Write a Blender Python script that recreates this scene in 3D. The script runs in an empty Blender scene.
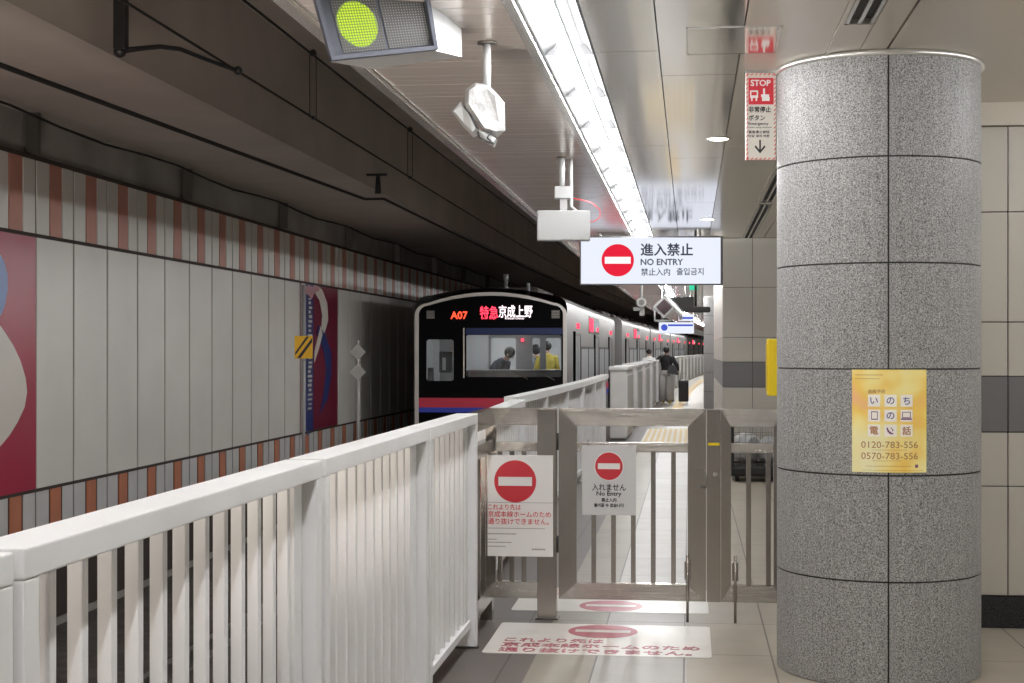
import bpy, bmesh, math, random
from mathutils import Vector, Matrix
random.seed(7)
C = bpy.context.scene.collection
PI = math.pi

# ------------------------------------------------------------------ camera, world, exposure
F = 1500.0                      # focal length in pixels of a 1024x683 frame
EYE = 1.59
YAW = math.atan(178 / F)
VX, VY = 690.0, 350.0
cam_d = bpy.data.cameras.new('camera')
cam_d.sensor_width = 36.0
cam_d.lens = F / 1024 * 36
cam_d.shift_y = 8.5 / 1024
cam_d.clip_end = 400
cam = bpy.data.objects.new('camera', cam_d); C.objects.link(cam)
cam.location = (0, 0, EYE); cam.rotation_euler = (PI / 2, 0, YAW)
bpy.context.scene.camera = cam
world = bpy.data.worlds.new('world'); bpy.context.scene.world = world
world.use_nodes = True
world.node_tree.nodes['Background'].inputs[0].default_value = (1, .93, .85, 1)
world.node_tree.nodes['Background'].inputs[1].default_value = .10
vs = bpy.context.scene.view_settings
vs.view_transform = 'Standard'; vs.look = 'None'; vs.gamma = 1; vs.exposure = 0.5
vs.use_curve_mapping = False
TUBE = 60.0                     # radiance of the fluorescent tubes
for i, (lx_, ly_, lz_, e_, rx_) in enumerate([(-2.45, -1.0, -.75, 150, 150), (-2.45, 3.5, -.75, 150, 150)]):   # added unseen fill lights below the platform edge, lifting the dark track void
    l_ = bpy.data.lights.new('track_fill', 'AREA'); l_.shape = 'RECTANGLE'; l_.size = 1.2; l_.size_y = .6; l_.energy = e_; l_.color = (1, .90, .80)
    o_ = bpy.data.objects.new('track_fill', l_); C.objects.link(o_); o_.location = (lx_, ly_, lz_); o_.rotation_euler = (math.radians(rx_), math.radians(-22), 0)

def W(px, py, z):
    """point seen at pixel (px, py) at camera depth z"""
    cx = (px - 512) / F * z
    return Vector((math.cos(YAW) * cx - math.sin(YAW) * z, math.sin(YAW) * cx + math.cos(YAW) * z, EYE + (350 - py) / F * z))
def onY(px, py, Y):
    d = W(px, py, 1.0) - Vector((0, 0, EYE)); t = Y / d.y
    return Vector((0, 0, EYE)) + d * t
def onX(px, py, X):
    d = W(px, py, 1.0) - Vector((0, 0, EYE)); t = X / d.x
    return Vector((0, 0, EYE)) + d * t
def onZ(px, py, Z):
    d = W(px, py, 1.0) - Vector((0, 0, EYE)); t = (Z - EYE) / d.z
    return Vector((0, 0, EYE)) + d * t
def off(Y):                     # the station curves gently to the right far ahead
    return 0 if Y < 22 else (Y - 22) ** 2 / 3000.0
def slope(Y):
    return 0 if Y < 22 else -math.atan((Y - 22) / 1500.0)
def bend(bm):
    for v in bm.verts: v.co.x += off(v.co.y)

# ------------------------------------------------------------------ materials
MATS = {}
def mat(name, col, rough=.5, metal=0., emit=None, es=0., bump=None, noise=None, spec=None, coat=0, trans=0):
    if name in MATS: return MATS[name]
    m = bpy.data.materials.new(name); m.use_nodes = True
    nt = m.node_tree; p = nt.nodes['Principled BSDF']
    p.inputs['Base Color'].default_value = (*col, 1)
    p.inputs['Roughness'].default_value = rough
    p.inputs['Metallic'].default_value = metal
    if spec is not None: p.inputs['Specular IOR Level'].default_value = spec
    if coat: p.inputs['Coat Weight'].default_value = coat; p.inputs['Coat Roughness'].default_value = .08
    if emit: p.inputs['Emission Color'].default_value = (*emit, 1); p.inputs['Emission Strength'].default_value = es
    tc = nt.nodes.new('ShaderNodeTexCoord')
    if noise:                   # (scale, amount): dirt and grain in the colour
        n = nt.nodes.new('ShaderNodeTexNoise'); n.inputs['Scale'].default_value = noise[0]; n.inputs['Detail'].default_value = 5
        nt.links.new(tc.outputs['Object'], n.inputs['Vector'])
        r = nt.nodes.new('ShaderNodeValToRGB')
        a = noise[1]
        r.color_ramp.elements[0].position = .3; r.color_ramp.elements[1].position = .7
        r.color_ramp.elements[0].color = (*[c * (1 - a) for c in col], 1)
        r.color_ramp.elements[1].color = (*[min(1, c * (1 + a)) for c in col], 1)
        nt.links.new(n.outputs['Fac'], r.inputs['Fac']); nt.links.new(r.outputs['Color'], p.inputs['Base Color'])
    if bump:
        n = nt.nodes.new('ShaderNodeTexNoise'); n.inputs['Scale'].default_value = bump[0]
        mp = nt.nodes.new('ShaderNodeMapping'); mp.inputs['Scale'].default_value = bump[2] if len(bump) > 2 else (1, 1, 1)
        nt.links.new(tc.outputs['Object'], mp.inputs['Vector']); nt.links.new(mp.outputs['Vector'], n.inputs['Vector'])
        b = nt.nodes.new('ShaderNodeBump'); b.inputs['Strength'].default_value = bump[1]; b.inputs['Distance'].default_value = .01
        nt.links.new(n.outputs['Fac'], b.inputs['Height']); nt.links.new(b.outputs['Normal'], p.inputs['Normal'])
    MATS[name] = m
    return m
def emis(name, col, s):
    if name in MATS: return MATS[name]
    m = bpy.data.materials.new(name); m.use_nodes = True
    nt = m.node_tree; nt.nodes.clear()
    e = nt.nodes.new('ShaderNodeEmission'); o = nt.nodes.new('ShaderNodeOutputMaterial')
    e.inputs[0].default_value = (*col, 1); e.inputs[1].default_value = s
    nt.links.new(e.outputs[0], o.inputs[0]); MATS[name] = m
    return m

M = {}
M['white'] = mat('white_paint', (.72, .72, .725), .42, noise=(3, .05))
M['steel'] = mat('brushed_steel', (.33, .305, .275), .22, 1.0, bump=(40, .05, (1, 1, 12)), noise=(2.5, .07))
M['steel_sheen'] = mat('brushed_steel_lengthwise_sheen', (.42, .395, .36), .22, 1.0, bump=(6, .22, (.10, 1, 60)), noise=(2.5, .07))  # lengthwise brushed steel, lightened: the rails' sheen is put into the colour
M['steel_dark'] = mat('dark_steel', (.16, .15, .14), .4, .8)
M['black'] = mat('black_plastic', (.012, .012, .013), .4)
M['rubber'] = mat('black_rubber', (.01, .01, .01), .7)
M['concrete'] = mat('concrete', (.27, .255, .235), .85, bump=(6, .3), noise=(1.3, .22))
M['concrete_dark'] = mat('beam_concrete', (.42, .375, .34), .9, bump=(5, .2), noise=(.9, .10))
M['ballast'] = mat('track_concrete', (.07, .06, .055), .9, bump=(14, .6), noise=(5, .35))
M['panel'] = mat('enamel_panel', (.60, .585, .55), .38, noise=(1.1, .05))
M['stripe'] = mat('terracotta_tile', (.44, .19, .14), .45, noise=(3, .1))
M['stripe_low'] = mat('orange_tile', (.42, .15, .08), .45, noise=(3, .1))
M['tile_low'] = mat('grey_tile', (.50, .50, .50), .4, noise=(3, .06))
M['gap'] = mat('joint_brown', (.035, .022, .018), .8)
M['grout'] = mat('dark_grout', (.035, .032, .03), .8)
M['magenta'] = mat('mural_crimson', (.32, .017, .05), .35)
M['mural_blue'] = mat('mural_blue', (.13, .20, .45), .35)
M['mural_navy'] = mat('mural_navy', (.014, .032, .15), .35)
M['mural_wine'] = mat('mural_wine', (.16, .013, .035), .35)
M['mural_cream'] = mat('mural_cream', (.58, .55, .50), .35)
M['ceil_beige'] = mat('beige_ceiling_panel', (.62, .57, .49), .22, coat=.15)
M['ceil_metal'] = mat('polished_ceiling_panel', (.74, .715, .68), .09, .85, bump=(1.6, .012))
M['ceil_rib'] = mat('slatted_ceiling', (.66, .60, .56), .20, .3)
M['trim_metal'] = mat('light_trim', (.66, .65, .62), .25, .7)
M['reflector'] = mat('satin_reflector', (.020, .0205, .021), .5, .0, spec=.1)
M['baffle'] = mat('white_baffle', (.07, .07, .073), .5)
M['tube'] = emis('fluorescent_tube', (1, 1, 1), TUBE)
M['down'] = emis('downlight_glow', (1, .9, .75), 14)
M['tile'] = mat('wall_tile', (.50, .47, .415), .30, noise=(1.5, .04), bump=(60, .03))
M['tile_grey'] = mat('grey_wall_tile', (.17, .165, .165), .30, noise=(1.5, .06))
M['base_granite'] = mat('black_granite', (.02, .02, .024), .15, noise=(120, .8))
M['vent'] = mat('vent_black', (.01, .01, .01), .6)
M['sign_white'] = mat('sign_white', (.78, .77, .75), .35)
M['sign_red'] = mat('sign_red', (.58, .035, .05), .35)
M['sign_grey'] = mat('sign_backing', (.60, .60, .60), .3)
M['ink'] = mat('black_ink', (.02, .02, .022), .5)
M['ink_grey'] = mat('grey_ink', (.25, .24, .24), .5)
M['mat_white'] = mat('floor_sticker_white', (.66, .64, .60), .3, noise=(6, .05))
M['mat_red'] = mat('floor_sticker_red', (.40, .05, .085), .3)
M['yellow'] = mat('yellow_paint', (.80, .58, .01), .35)
M['orange_y'] = mat('amber_paint', (.90, .50, .01), .45)
M['train'] = mat('stainless_body', (.33, .325, .315), .42, .75, bump=(3, .05, (1, .2, 20)))
M['train_rim'] = mat('train_front_rim', (.74, .71, .68), .4, .1)
M['train_black'] = mat('train_mask', (.004, .004, .005), .25, spec=.04)
M['jamb_doorway_dark'] = mat('painted_opening_dark', (.004, .004, .004), .9, spec=0)
M['pane'] = mat('carriage_pane', (.30, .31, .32), .35)
M['train_red'] = mat('train_red', (.72, .035, .09), .35)
M['train_blue'] = mat('train_blue', (.03, .07, .60), .35)
M['train_shade'] = mat('tinted_blue_band', (.006, .022, .11), .25)
M['roof'] = mat('train_roof', (.13, .11, .105), .7)
M['interior'] = mat('train_interior', (.55, .55, .54), .5)
M['skin'] = mat('skin', (.55, .34, .25), .55)
M['hair'] = mat('hair', (.012, .010, .009), .5)
M['navy'] = mat('navy_cloth', (.035, .045, .075), .8)
M['bcloth'] = mat('black_cloth', (.012, .011, .012), .85)
M['trouser'] = mat('grey_trouser_cloth', (.40, .385, .37), .85)
M['ycloth'] = mat('yellow_cloth', (.45, .36, .06), .8)
M['greycloth'] = mat('grey_cloth', (.22, .23, .26), .8)
M['shoe'] = mat('yellow_shoe', (.5, .42, .12), .6)
M['plastic'] = mat('plastic_wrap', (.36, .365, .365), .3, coat=.3, bump=(30, .8))
M['box_white'] = mat('white_housing', (.34, .345, .345), .4)
M['hood_blue'] = mat('blue_grey_hood', (.055, .062, .085), .5)
M['led_off'] = mat('led_off', (.20, .19, .15), .4)
M['led_green'] = emis('led_green', (.46, .62, .02), 1.0)
M['led_glow'] = mat('led_lens', (.06, .10, .004), .4, emit=(.45, .75, .0), es=.22)
M['led_red'] = emis('led_red', (1, .07, .03), 1.8)
M['led_pink'] = emis('led_pink', (1, .045, .085), 2.0)
M['led_white'] = emis('led_white', (1, .86, .90), 1.5)
M['sign_lit'] = emis('backlit_face', (.84, .88, 1.0), .72)
M['sign_lit_red'] = emis('backlit_red', (.84, .02, .05), .70)
M['sign_lit_white'] = emis('backlit_white', (1, .97, .99), .72)
M['sign_lit_ink'] = emis('backlit_ink', (.06, .065, .09), .7)
M['sign_lit_ink2'] = emis('backlit_thin_ink', (.10, .11, .14), .7)
M['sign_lit_blue'] = emis('backlit_blue', (.05, .08, .42), 1.0)
M['green_lit'] = emis('exit_green', (.05, .75, .42), .7)
M['train_lamp'] = emis('train_ceiling_lamp', (1, .98, .95), 8)
M['train_window_lit'] = emis('lit_carriage_window', (.75, .78, .84), .4)
M['copper_wire'] = mat('wire', (.006, .006, .006), .9)
M['tactile'] = mat('tactile_tile', (.60, .44, .20), .6, noise=(8, .1))
M['tactile_pale'] = mat('tactile_pale', (.62, .58, .5), .6)

def glass_mat():
    m = bpy.data.materials.new('window_glass'); m.use_nodes = True
    nt = m.node_tree; nt.nodes.clear()
    o = nt.nodes.new('ShaderNodeOutputMaterial'); mx = nt.nodes.new('ShaderNodeMixShader')
    t = nt.nodes.new('ShaderNodeBsdfTransparent'); g = nt.nodes.new('ShaderNodeBsdfGlossy')
    t.inputs[0].default_value = (.82, .85, .88, 1); g.inputs['Roughness'].default_value = .03
    fr = nt.nodes.new('ShaderNodeFresnel'); fr.inputs[0].default_value = 1.5
    nt.links.new(fr.outputs[0], mx.inputs[0]); nt.links.new(t.outputs[0], mx.inputs[1]); nt.links.new(g.outputs[0], mx.inputs[2])
    nt.links.new(mx.outputs[0], o.inputs[0]); return m
M['glass'] = glass_mat()

def granite_mat():
    m = bpy.data.materials.new('speckled_granite'); m.use_nodes = True
    nt = m.node_tree; p = nt.nodes['Principled BSDF']; tc = nt.nodes.new('ShaderNodeTexCoord')
    n = nt.nodes.new('ShaderNodeTexNoise'); n.inputs['Scale'].default_value = 165; n.inputs['Detail'].default_value = 2.5; n.inputs['Roughness'].default_value = .65
    r = nt.nodes.new('ShaderNodeValToRGB'); e = r.color_ramp.elements
    e[0].position = .34; e[0].color = (.09, .088, .088, 1)
    e[1].position = .66; e[1].color = (.56, .55, .54, 1)
    k = e.new(.46); k.color = (.265, .26, .258, 1)
    k = e.new(.55); k.color = (.40, .39, .385, 1)
    n2 = nt.nodes.new('ShaderNodeTexNoise'); n2.inputs['Scale'].default_value = 22
    mp = nt.nodes.new('ShaderNodeMapping'); mp.inputs['Scale'].default_value = (3, 3, .15)
    mx = nt.nodes.new('ShaderNodeMix'); mx.data_type = 'RGBA'; mx.blend_type = 'MULTIPLY'; mx.inputs[0].default_value = .35
    nt.links.new(tc.outputs['Object'], n.inputs['Vector']); nt.links.new(n.outputs['Fac'], r.inputs['Fac'])
    nt.links.new(tc.outputs['Object'], mp.inputs['Vector']); nt.links.new(mp.outputs['Vector'], n2.inputs['Vector'])
    nt.links.new(r.outputs['Color'], mx.inputs[6]); nt.links.new(n2.outputs['Fac'], mx.inputs[7])
    nt.links.new(mx.outputs[2], p.inputs['Base Color'])
    p.inputs['Roughness'].default_value = .46; p.inputs['Specular IOR Level'].default_value = .22
    return m
M['granite'] = granite_mat()

def floor_mat():
    m = bpy.data.materials.new('platform_tiles'); m.use_nodes = True
    nt = m.node_tree; p = nt.nodes['Principled BSDF']; tc = nt.nodes.new('ShaderNodeTexCoord'); L = nt.links.new
    def br(w, h, ox, oy):
        mp = nt.nodes.new('ShaderNodeMapping'); mp.inputs['Location'].default_value = (ox, oy, 0)
        b = nt.nodes.new('ShaderNodeTexBrick'); b.offset = 0; b.squash = 1
        b.inputs['Scale'].default_value = 1; b.inputs['Brick Width'].default_value = w; b.inputs['Row Height'].default_value = h
        b.inputs['Mortar Size'].default_value = .0045; b.inputs['Mortar Smooth'].default_value = 0
        b.inputs['Color1'].default_value = (.92, .92, .92, 1); b.inputs['Color2'].default_value = (1.03, 1.03, 1.03, 1); b.inputs['Mortar'].default_value = (.3, .29, .28, 1)
        L(tc.outputs['Object'], mp.inputs['Vector']); L(mp.outputs['Vector'], b.inputs['Vector']); return b
    b = br(.45, .9, .03 + 9, .2 + 9)
    sx = nt.nodes.new('ShaderNodeSeparateXYZ'); L(tc.outputs['Object'], sx.inputs[0])
    mr = nt.nodes.new('ShaderNodeMapRange'); mr.inputs[1].default_value = -2; mr.inputs[2].default_value = 2
    L(sx.outputs[0], mr.inputs[0])
    r = nt.nodes.new('ShaderNodeValToRGB'); r.color_ramp.interpolation = 'CONSTANT'; e = r.color_ramp.elements
    e[0].position = 0; e[0].color = (0.117, 0.101, 0.094, 1)
    e[1].position = (-.80 + 2) / 4; e[1].color = (0.265, 0.242, 0.195, 1)
    k = e.new((-.485 + 2) / 4); k.color = (0.390, 0.374, 0.351, 1)  # paler strip: mirrored ceiling light put into the tile colour
    k = e.new((-.03 + 2) / 4); k.color = (0.359, 0.320, 0.257, 1)
    L(mr.outputs[0], r.inputs[0])
    n = nt.nodes.new('ShaderNodeTexNoise'); n.inputs['Scale'].default_value = 4; n.inputs['Detail'].default_value = 6
    L(tc.outputs['Object'], n.inputs['Vector'])
    rr = nt.nodes.new('ShaderNodeValToRGB'); rr.color_ramp.elements[0].color = (.8, .8, .8, 1); rr.color_ramp.elements[1].color = (1.1, 1.1, 1.1, 1)
    L(n.outputs['Fac'], rr.inputs[0])
    a = nt.nodes.new('ShaderNodeMix'); a.data_type = 'RGBA'; a.blend_type = 'MULTIPLY'; a.inputs[0].default_value = 1
    c = nt.nodes.new('ShaderNodeMix'); c.data_type = 'RGBA'; c.blend_type = 'MULTIPLY'; c.inputs[0].default_value = 1
    L(r.outputs['Color'], a.inputs[6]); L(b.outputs['Color'], a.inputs[7]); L(a.outputs[2], c.inputs[6]); L(rr.outputs['Color'], c.inputs[7])
    L(c.outputs[2], p.inputs['Base Color'])
    p.inputs['Roughness'].default_value = .42; p.inputs['Specular IOR Level'].default_value = .35
    return m
M['floor'] = floor_mat()

def poster_mat():
    m = bpy.data.materials.new('watercolour_poster'); m.use_nodes = True
    nt = m.node_tree; p = nt.nodes['Principled BSDF']; tc = nt.nodes.new('ShaderNodeTexCoord'); L = nt.links.new
    n = nt.nodes.new('ShaderNodeTexNoise'); n.inputs['Scale'].default_value = 4.2; n.inputs['Detail'].default_value = 2
    r = nt.nodes.new('ShaderNodeValToRGB'); e = r.color_ramp.elements
    e[0].position = .30; e[0].color = (.90, .50, .25, 1); e[1].position = .70; e[1].color = (.90, .86, .52, 1)
    k = e.new(.42); k.color = (.92, .62, .13, 1); k = e.new(.55); k.color = (.92, .78, .30, 1)
    L(tc.outputs['Object'], n.inputs['Vector']); L(n.outputs['Fac'], r.inputs[0]); L(r.outputs['Color'], p.inputs['Base Color'])
    p.inputs['Roughness'].default_value = .3
    return m
M['poster'] = poster_mat()

# ------------------------------------------------------------------ mesh helpers
class MB:
    """collects shapes into one mesh, several materials allowed"""
    def __init__(s): s.bm = bmesh.new(); s.mats = []
    def mi(s, m):
        if m not in s.mats: s.mats.append(m)
        return s.mats.index(m)
    def poly(s, pts, m):
        vs = [s.bm.verts.new(p) for p in pts]
        f = s.bm.faces.new(vs); f.material_index = s.mi(m); return f
    def hexa(s, p, m):          # 8 points: bottom ring 0-3, top ring 4-7
        v = [s.bm.verts.new(q) for q in p]; i = s.mi(m)
        for f in ((0, 3, 2, 1), (4, 5, 6, 7), (0, 1, 5, 4), (1, 2, 6, 5), (2, 3, 7, 6), (3, 0, 4, 7)):
            s.bm.faces.new([v[k] for k in f]).material_index = i
        return s
    def box(s, x0, x1, y0, y1, z0, z1, m, bev=0):
        x0, x1 = sorted((x0, x1)); y0, y1 = sorted((y0, y1)); z0, z1 = sorted((z0, z1))
        if bev:
            b = min(bev, (x1 - x0) * .45, (y1 - y0) * .45, (z1 - z0) * .45)
            t = bmesh.new(); bmesh.ops.create_cube(t, size=1)
            for v in t.verts: v.co = Vector(((x0 + x1) / 2 + v.co.x * (x1 - x0), (y0 + y1) / 2 + v.co.y * (y1 - y0), (z0 + z1) / 2 + v.co.z * (z1 - z0)))
            bmesh.ops.bevel(t, geom=t.edges[:] , offset=b, segments=2, affect='EDGES', profile=.6)
            s.merge(t, m); return s
        return s.hexa([(x0, y0, z0), (x1, y0, z0), (x1, y1, z0), (x0, y1, z0), (x0, y0, z1), (x1, y0, z1), (x1, y1, z1), (x0, y1, z1)], m)
    def merge(s, t, m):
        i = s.mi(m); mp = {}
        for v in t.verts: mp[v] = s.bm.verts.new(v.co)
        for f in t.faces:
            g = s.bm.faces.new([mp[v] for v in f.verts]); g.material_index = i; g.smooth = f.smooth
        t.free()
    def tube(s, pts, r, m, n=10, rb=None, caps=True, squash=None):
        """round tube through pts; r a number or a list"""
        pts = [Vector(p) for p in pts]; rs = r if isinstance(r, (list, tuple)) else [r] * len(pts); i = s.mi(m); rings = []
        for k, p in enumerate(pts):
            d = (pts[min(k + 1, len(pts) - 1)] - pts[max(k - 1, 0)]).normalized()
            if k == 0:
                u = d.cross(Vector((0, 0, 1)));
                if u.length < .2: u = Vector((1, 0, 0)) - d * d.x
                u.normalize()
            else:
                u = (u - d * u.dot(d)).normalized()
            w = d.cross(u); q = squash[k] if squash else 1
            rings.append([s.bm.verts.new(p + u * math.cos(2 * PI * j / n) * rs[k] + w * math.sin(2 * PI * j / n) * rs[k] * q) for j in range(n)])
        for a, b in zip(rings, rings[1:]):
            for j in range(n):
                f = s.bm.faces.new((a[j], a[(j + 1) % n], b[(j + 1) % n], b[j])); f.material_index = i; f.smooth = True
        if caps:
            s.bm.faces.new(rings[0][::-1]).material_index = i; s.bm.faces.new(rings[-1]).material_index = i
        return s
    def ball(s, c, r, m, seg=14):
        t = bmesh.new(); bmesh.ops.create_uvsphere(t, u_segments=seg, v_segments=max(8, seg - 4), radius=1)
        rr = r if isinstance(r, (list, tuple)) else (r, r, r)
        for v in t.verts: v.co = Vector((c[0] + v.co.x * rr[0], c[1] + v.co.y * rr[1], c[2] + v.co.z * rr[2]))
        for f in t.faces: f.smooth = True
        s.merge(t, m); return s
    def lathe(s, c, prof, m, n=32):
        """prof: (radius, z) pairs turned about a vertical axis at c"""
        i = s.mi(m); rings = [[s.bm.verts.new((c[0] + r * math.cos(2 * PI * j / n), c[1] + r * math.sin(2 * PI * j / n), c[2] + z)) for j in range(n)] for r, z in prof]
        for a, b in zip(rings, rings[1:]):
            for j in range(n):
                f = s.bm.faces.new((a[j], a[(j + 1) % n], b[(j + 1) % n], b[j])); f.material_index = i; f.smooth = True
        s.bm.faces.new(rings[0][::-1]).material_index = i; s.bm.faces.new(rings[-1]).material_index = i
        return s
    def prism(s, pts, y0, y1, m):
        """polygon in XZ given counter-clockwise, run from y0 to y1"""
        a = [s.bm.verts.new((x, y0, z)) for x, z in pts]; b = [s.bm.verts.new((x, y1, z)) for x, z in pts]; i = s.mi(m)
        s.bm.faces.new(a).material_index = i; s.bm.faces.new(b[::-1]).material_index = i
        for k in range(len(a)):
            q = (k + 1) % len(a); s.bm.faces.new((a[q], a[k], b[k], b[q])).material_index = i
        return s
    def disc(s, cx, y, cz, r, m, n=40, t=.002):
        return s.prism([(cx + r * math.cos(2 * PI * k / n), cz + r * math.sin(2 * PI * k / n)) for k in range(n)], y, y + t, m)
    def build(s, name, parent=None, kind=None, bent=False):
        if bent: bend(s.bm)
        bmesh.ops.recalc_face_normals(s.bm, faces=s.bm.faces)
        me = bpy.data.meshes.new(name); s.bm.to_mesh(me); s.bm.free()
        for m in s.mats: me.materials.append(m)
        o = bpy.data.objects.new(name, me); C.objects.link(o)
        if parent: o.parent = parent
        if kind: o['kind'] = kind
        return o

def thing(name, label, cat, loc=(0, 0, 0), rz=0, group=None):
    o = bpy.data.objects.new(name, None); C.objects.link(o); o.empty_display_size = .1
    o.location = loc; o.rotation_euler = (0, 0, rz)
    o['label'] = label; o['category'] = cat
    if group: o['group'] = group
    return o
def tag(o, label, cat, group=None, kind=None):
    o['label'] = label; o['category'] = cat
    if group: o['group'] = group
    if kind: o['kind'] = kind
    return o
def dup(root, loc, rz, label, group=None):
    r = root.copy(); C.objects.link(r); r.location = loc; r.rotation_euler = (0, 0, rz); r['label'] = label
    if group: r['group'] = group
    for ch in list(root.children):
        c = ch.copy(); C.objects.link(c); c.parent = r
        for g in ch.children:
            d = g.copy(); C.objects.link(d); d.parent = c
    return r
def curve_mesh(cu):
    o = bpy.data.objects.new('tmp', cu); C.objects.link(o)
    dg = bpy.context.evaluated_depsgraph_get(); dg.update()
    me = bpy.data.meshes.new_from_object(o.evaluated_get(dg)); bpy.data.objects.remove(o)
    return me
T = Matrix.Translation
def text(body, size, m, parent=None, xf=None, width=None, bold=0., name='lettering', align='CENTER', depth=.0006, vfix=1.0, warp=None):
    """lettering lying in local XZ facing -Y; xf maps it into the parent's space; width fits the line to a width"""
    cu = bpy.data.curves.new(name, 'FONT'); cu.body = body; cu.size = size; cu.align_x = align; cu.align_y = 'CENTER'
    cu.extrude = depth; cu.resolution_u = 3
    me = curve_mesh(cu)
    if bold:                     # heavier strokes: copies of the line shifted a little
        bmx = bmesh.new()
        for dx, dy, dz in ((-bold, 0, 0), (bold, 0, .00007), (0, bold, .00014), (0, -bold, .00021)):
            me.transform(T((dx, dy, dz))); bmx.from_mesh(me); me.transform(T((-dx, -dy, -dz)))
        bmx.to_mesh(me); bmx.free()
    co = [v.co.copy() for v in me.vertices]
    if co and width:
        w = max(c.x for c in co) - min(c.x for c in co); k = width / max(w, 1e-6)
    else: k = 1.0
    mx = 0
    if co and align == 'CENTER': mx = (max(c.x for c in co) + min(c.x for c in co)) / 2
    mz = (max(c.y for c in co) + min(c.y for c in co)) / 2 if co else 0
    for v in me.vertices:
        p = Vector(((v.co.x - mx) * k, -v.co.z, (v.co.y - mz) * vfix))
        v.co = warp(p) if warp else (xf @ p if xf else p)
    me.materials.clear(); me.materials.append(m)
    o = bpy.data.objects.new(name, me); C.objects.link(o)
    if parent: o.parent = parent
    return o
T = Matrix.Translation
def plate(outer, holes, y, thick, m, name, parent=None):
    """2-D plate in XZ at depth y, with holes"""
    cu = bpy.data.curves.new(name, 'CURVE'); cu.dimensions = '2D'; cu.fill_mode = 'BOTH'; cu.extrude = thick / 2
    for ring in [outer] + holes:
        sp = cu.splines.new('POLY'); sp.points.add(len(ring) - 1); sp.use_cyclic_u = True
        for q, (a, b) in zip(sp.points, ring): q.co = (a, b, 0, 1)
    me = curve_mesh(cu)
    for v in me.vertices: v.co = Vector((v.co.x, y - v.co.z, v.co.y))
    me.materials.clear(); me.materials.append(m)
    o = bpy.data.objects.new(name, me); C.objects.link(o)
    if parent: o.parent = parent
    return o
def rrect(x0, x1, z0, z1, r, n=6, top=None):
    """rounded rectangle ring; top raises the middle of the upper edge"""
    out = []
    for cx, cz, a in ((x1 - r, z1 - r, 0), (x0 + r, z1 - r, 90), (x0 + r, z0 + r, 180), (x1 - r, z0 + r, 270)):
        for k in range(n + 1):
            t = math.radians(a + 90 * k / n); out.append((cx + r * math.cos(t), cz + r * math.sin(t)))
        if a == 0 and top:
            for k in range(1, 10):
                u = k / 10; out.append((x1 - r - (x1 - x0 - 2 * r) * u, z1 + top * 4 * u * (1 - u)))
    return out

# ------------------------------------------------------------------ setting: platform, track, walls
YS = [-7, 0, 5, 10, 16, 22] + [22 + 4 * k for k in range(1, 28)]
mb = MB()
for a, b in zip(YS, YS[1:]):
    mb.box(-1.95, 5.2, a, b, -.25, 0, M['floor'])
bmesh.ops.remove_doubles(mb.bm, verts=mb.bm.verts, dist=1e-5)
floor = mb.build('floor', kind='structure', bent=True)
mb = MB()
for a, b in zip(YS, YS[1:]): mb.box(-1.90, -1.6, a, b, -1.15, -.25, M['concrete_dark']); mb.box(-6.3, -1.6, a, b, -1.35, -1.15, M['ballast'])
mb.build('floor_trackbed', kind='structure', bent=True)
for gx in (-4.30, -2.86):
    mb = MB()
    for a, b in zip(YS, YS[1:]): mb.prism([(gx - .06, -1.15), (gx + .06, -1.15), (gx + .05, -1.13), (gx + .01, -1.12), (gx + .01, -1.04), (gx + .035, -1.03), (gx + .035, -1.0), (gx - .035, -1.0), (gx - .035, -1.03), (gx - .01, -1.04), (gx - .01, -1.12), (gx - .05, -1.13)], a, b, M['steel_dark'])
    tag(mb.build('track_rail', bent=True), 'dark steel running rail %s' % ('beside the tunnel wall' if gx < -4 else 'beside the platform edge'), 'rail', 'running rails on the track')

# tunnel wall: concrete, upper striped band, plain panels, lower striped band
WX = -6.2
pj = [onX(p, 350, WX).y for p in (36.0, 73.3, 107.3, 137.4, 164.3, 189.4, 212.0)]
PW = (pj[-1] - pj[0]) / 6
PY0 = pj[0]
mb = MB()
for a, b in zip(YS, YS[1:]):
    mb.box(WX - .3, WX - .05, a, b, -1.35, 5.0, M['concrete'])
    mb.box(WX - .05, WX - .012, a, b, -1.05, 3.40, M['gap'])
    mb.box(WX - .05, WX + .02, a, b, 3.40, 3.44, M['gap'])
    mb.box(WX - .03, WX + .01, a, b, 2.665, 2.70, M['gap'])
    mb.box(WX - .03, WX + .01, a, b, .235, .265, M['gap'])
k0 = int((-7 - PY0) / PW)
yB0, yB1 = onX(300.5, 350, WX).y, onX(337.5, 350, WX).y
kA, kB = int((yB0 - PY0) / PW), int((yB1 - PY0) / PW)      # panels the second mural covers
for k in range(k0, int((128 - PY0) / PW)):
    y0 = PY0 + k * PW; g = .021
    def pan(a, b, z0, z1, m): mb.box(WX - .03, WX, y0 + a * PW + g, y0 + b * PW - g, z0, z1, m)   # joints stay open
    for z0, z1, ms in ((2.70, 3.40, (M['panel'], M['stripe'], M['panel'])), (-.55, .235, (M['tile_low'], M['stripe_low'], M['tile_low']))):
        e = 0 if z0 > 0 else .012
        pan(0, .36 - e, z0, z1, ms[0]); pan(.36 - .02 * (z0 > 0), .67 + .02 * (z0 > 0), z0, z1, ms[1]); pan(.67 + e, 1, z0, z1, ms[2])
    if k not in (-1, -2, -3) and not kA <= k <= kB: pan(0, 1, .265, 2.665, M['panel'])
mb.build('wall_left', kind='structure', bent=True)
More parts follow.
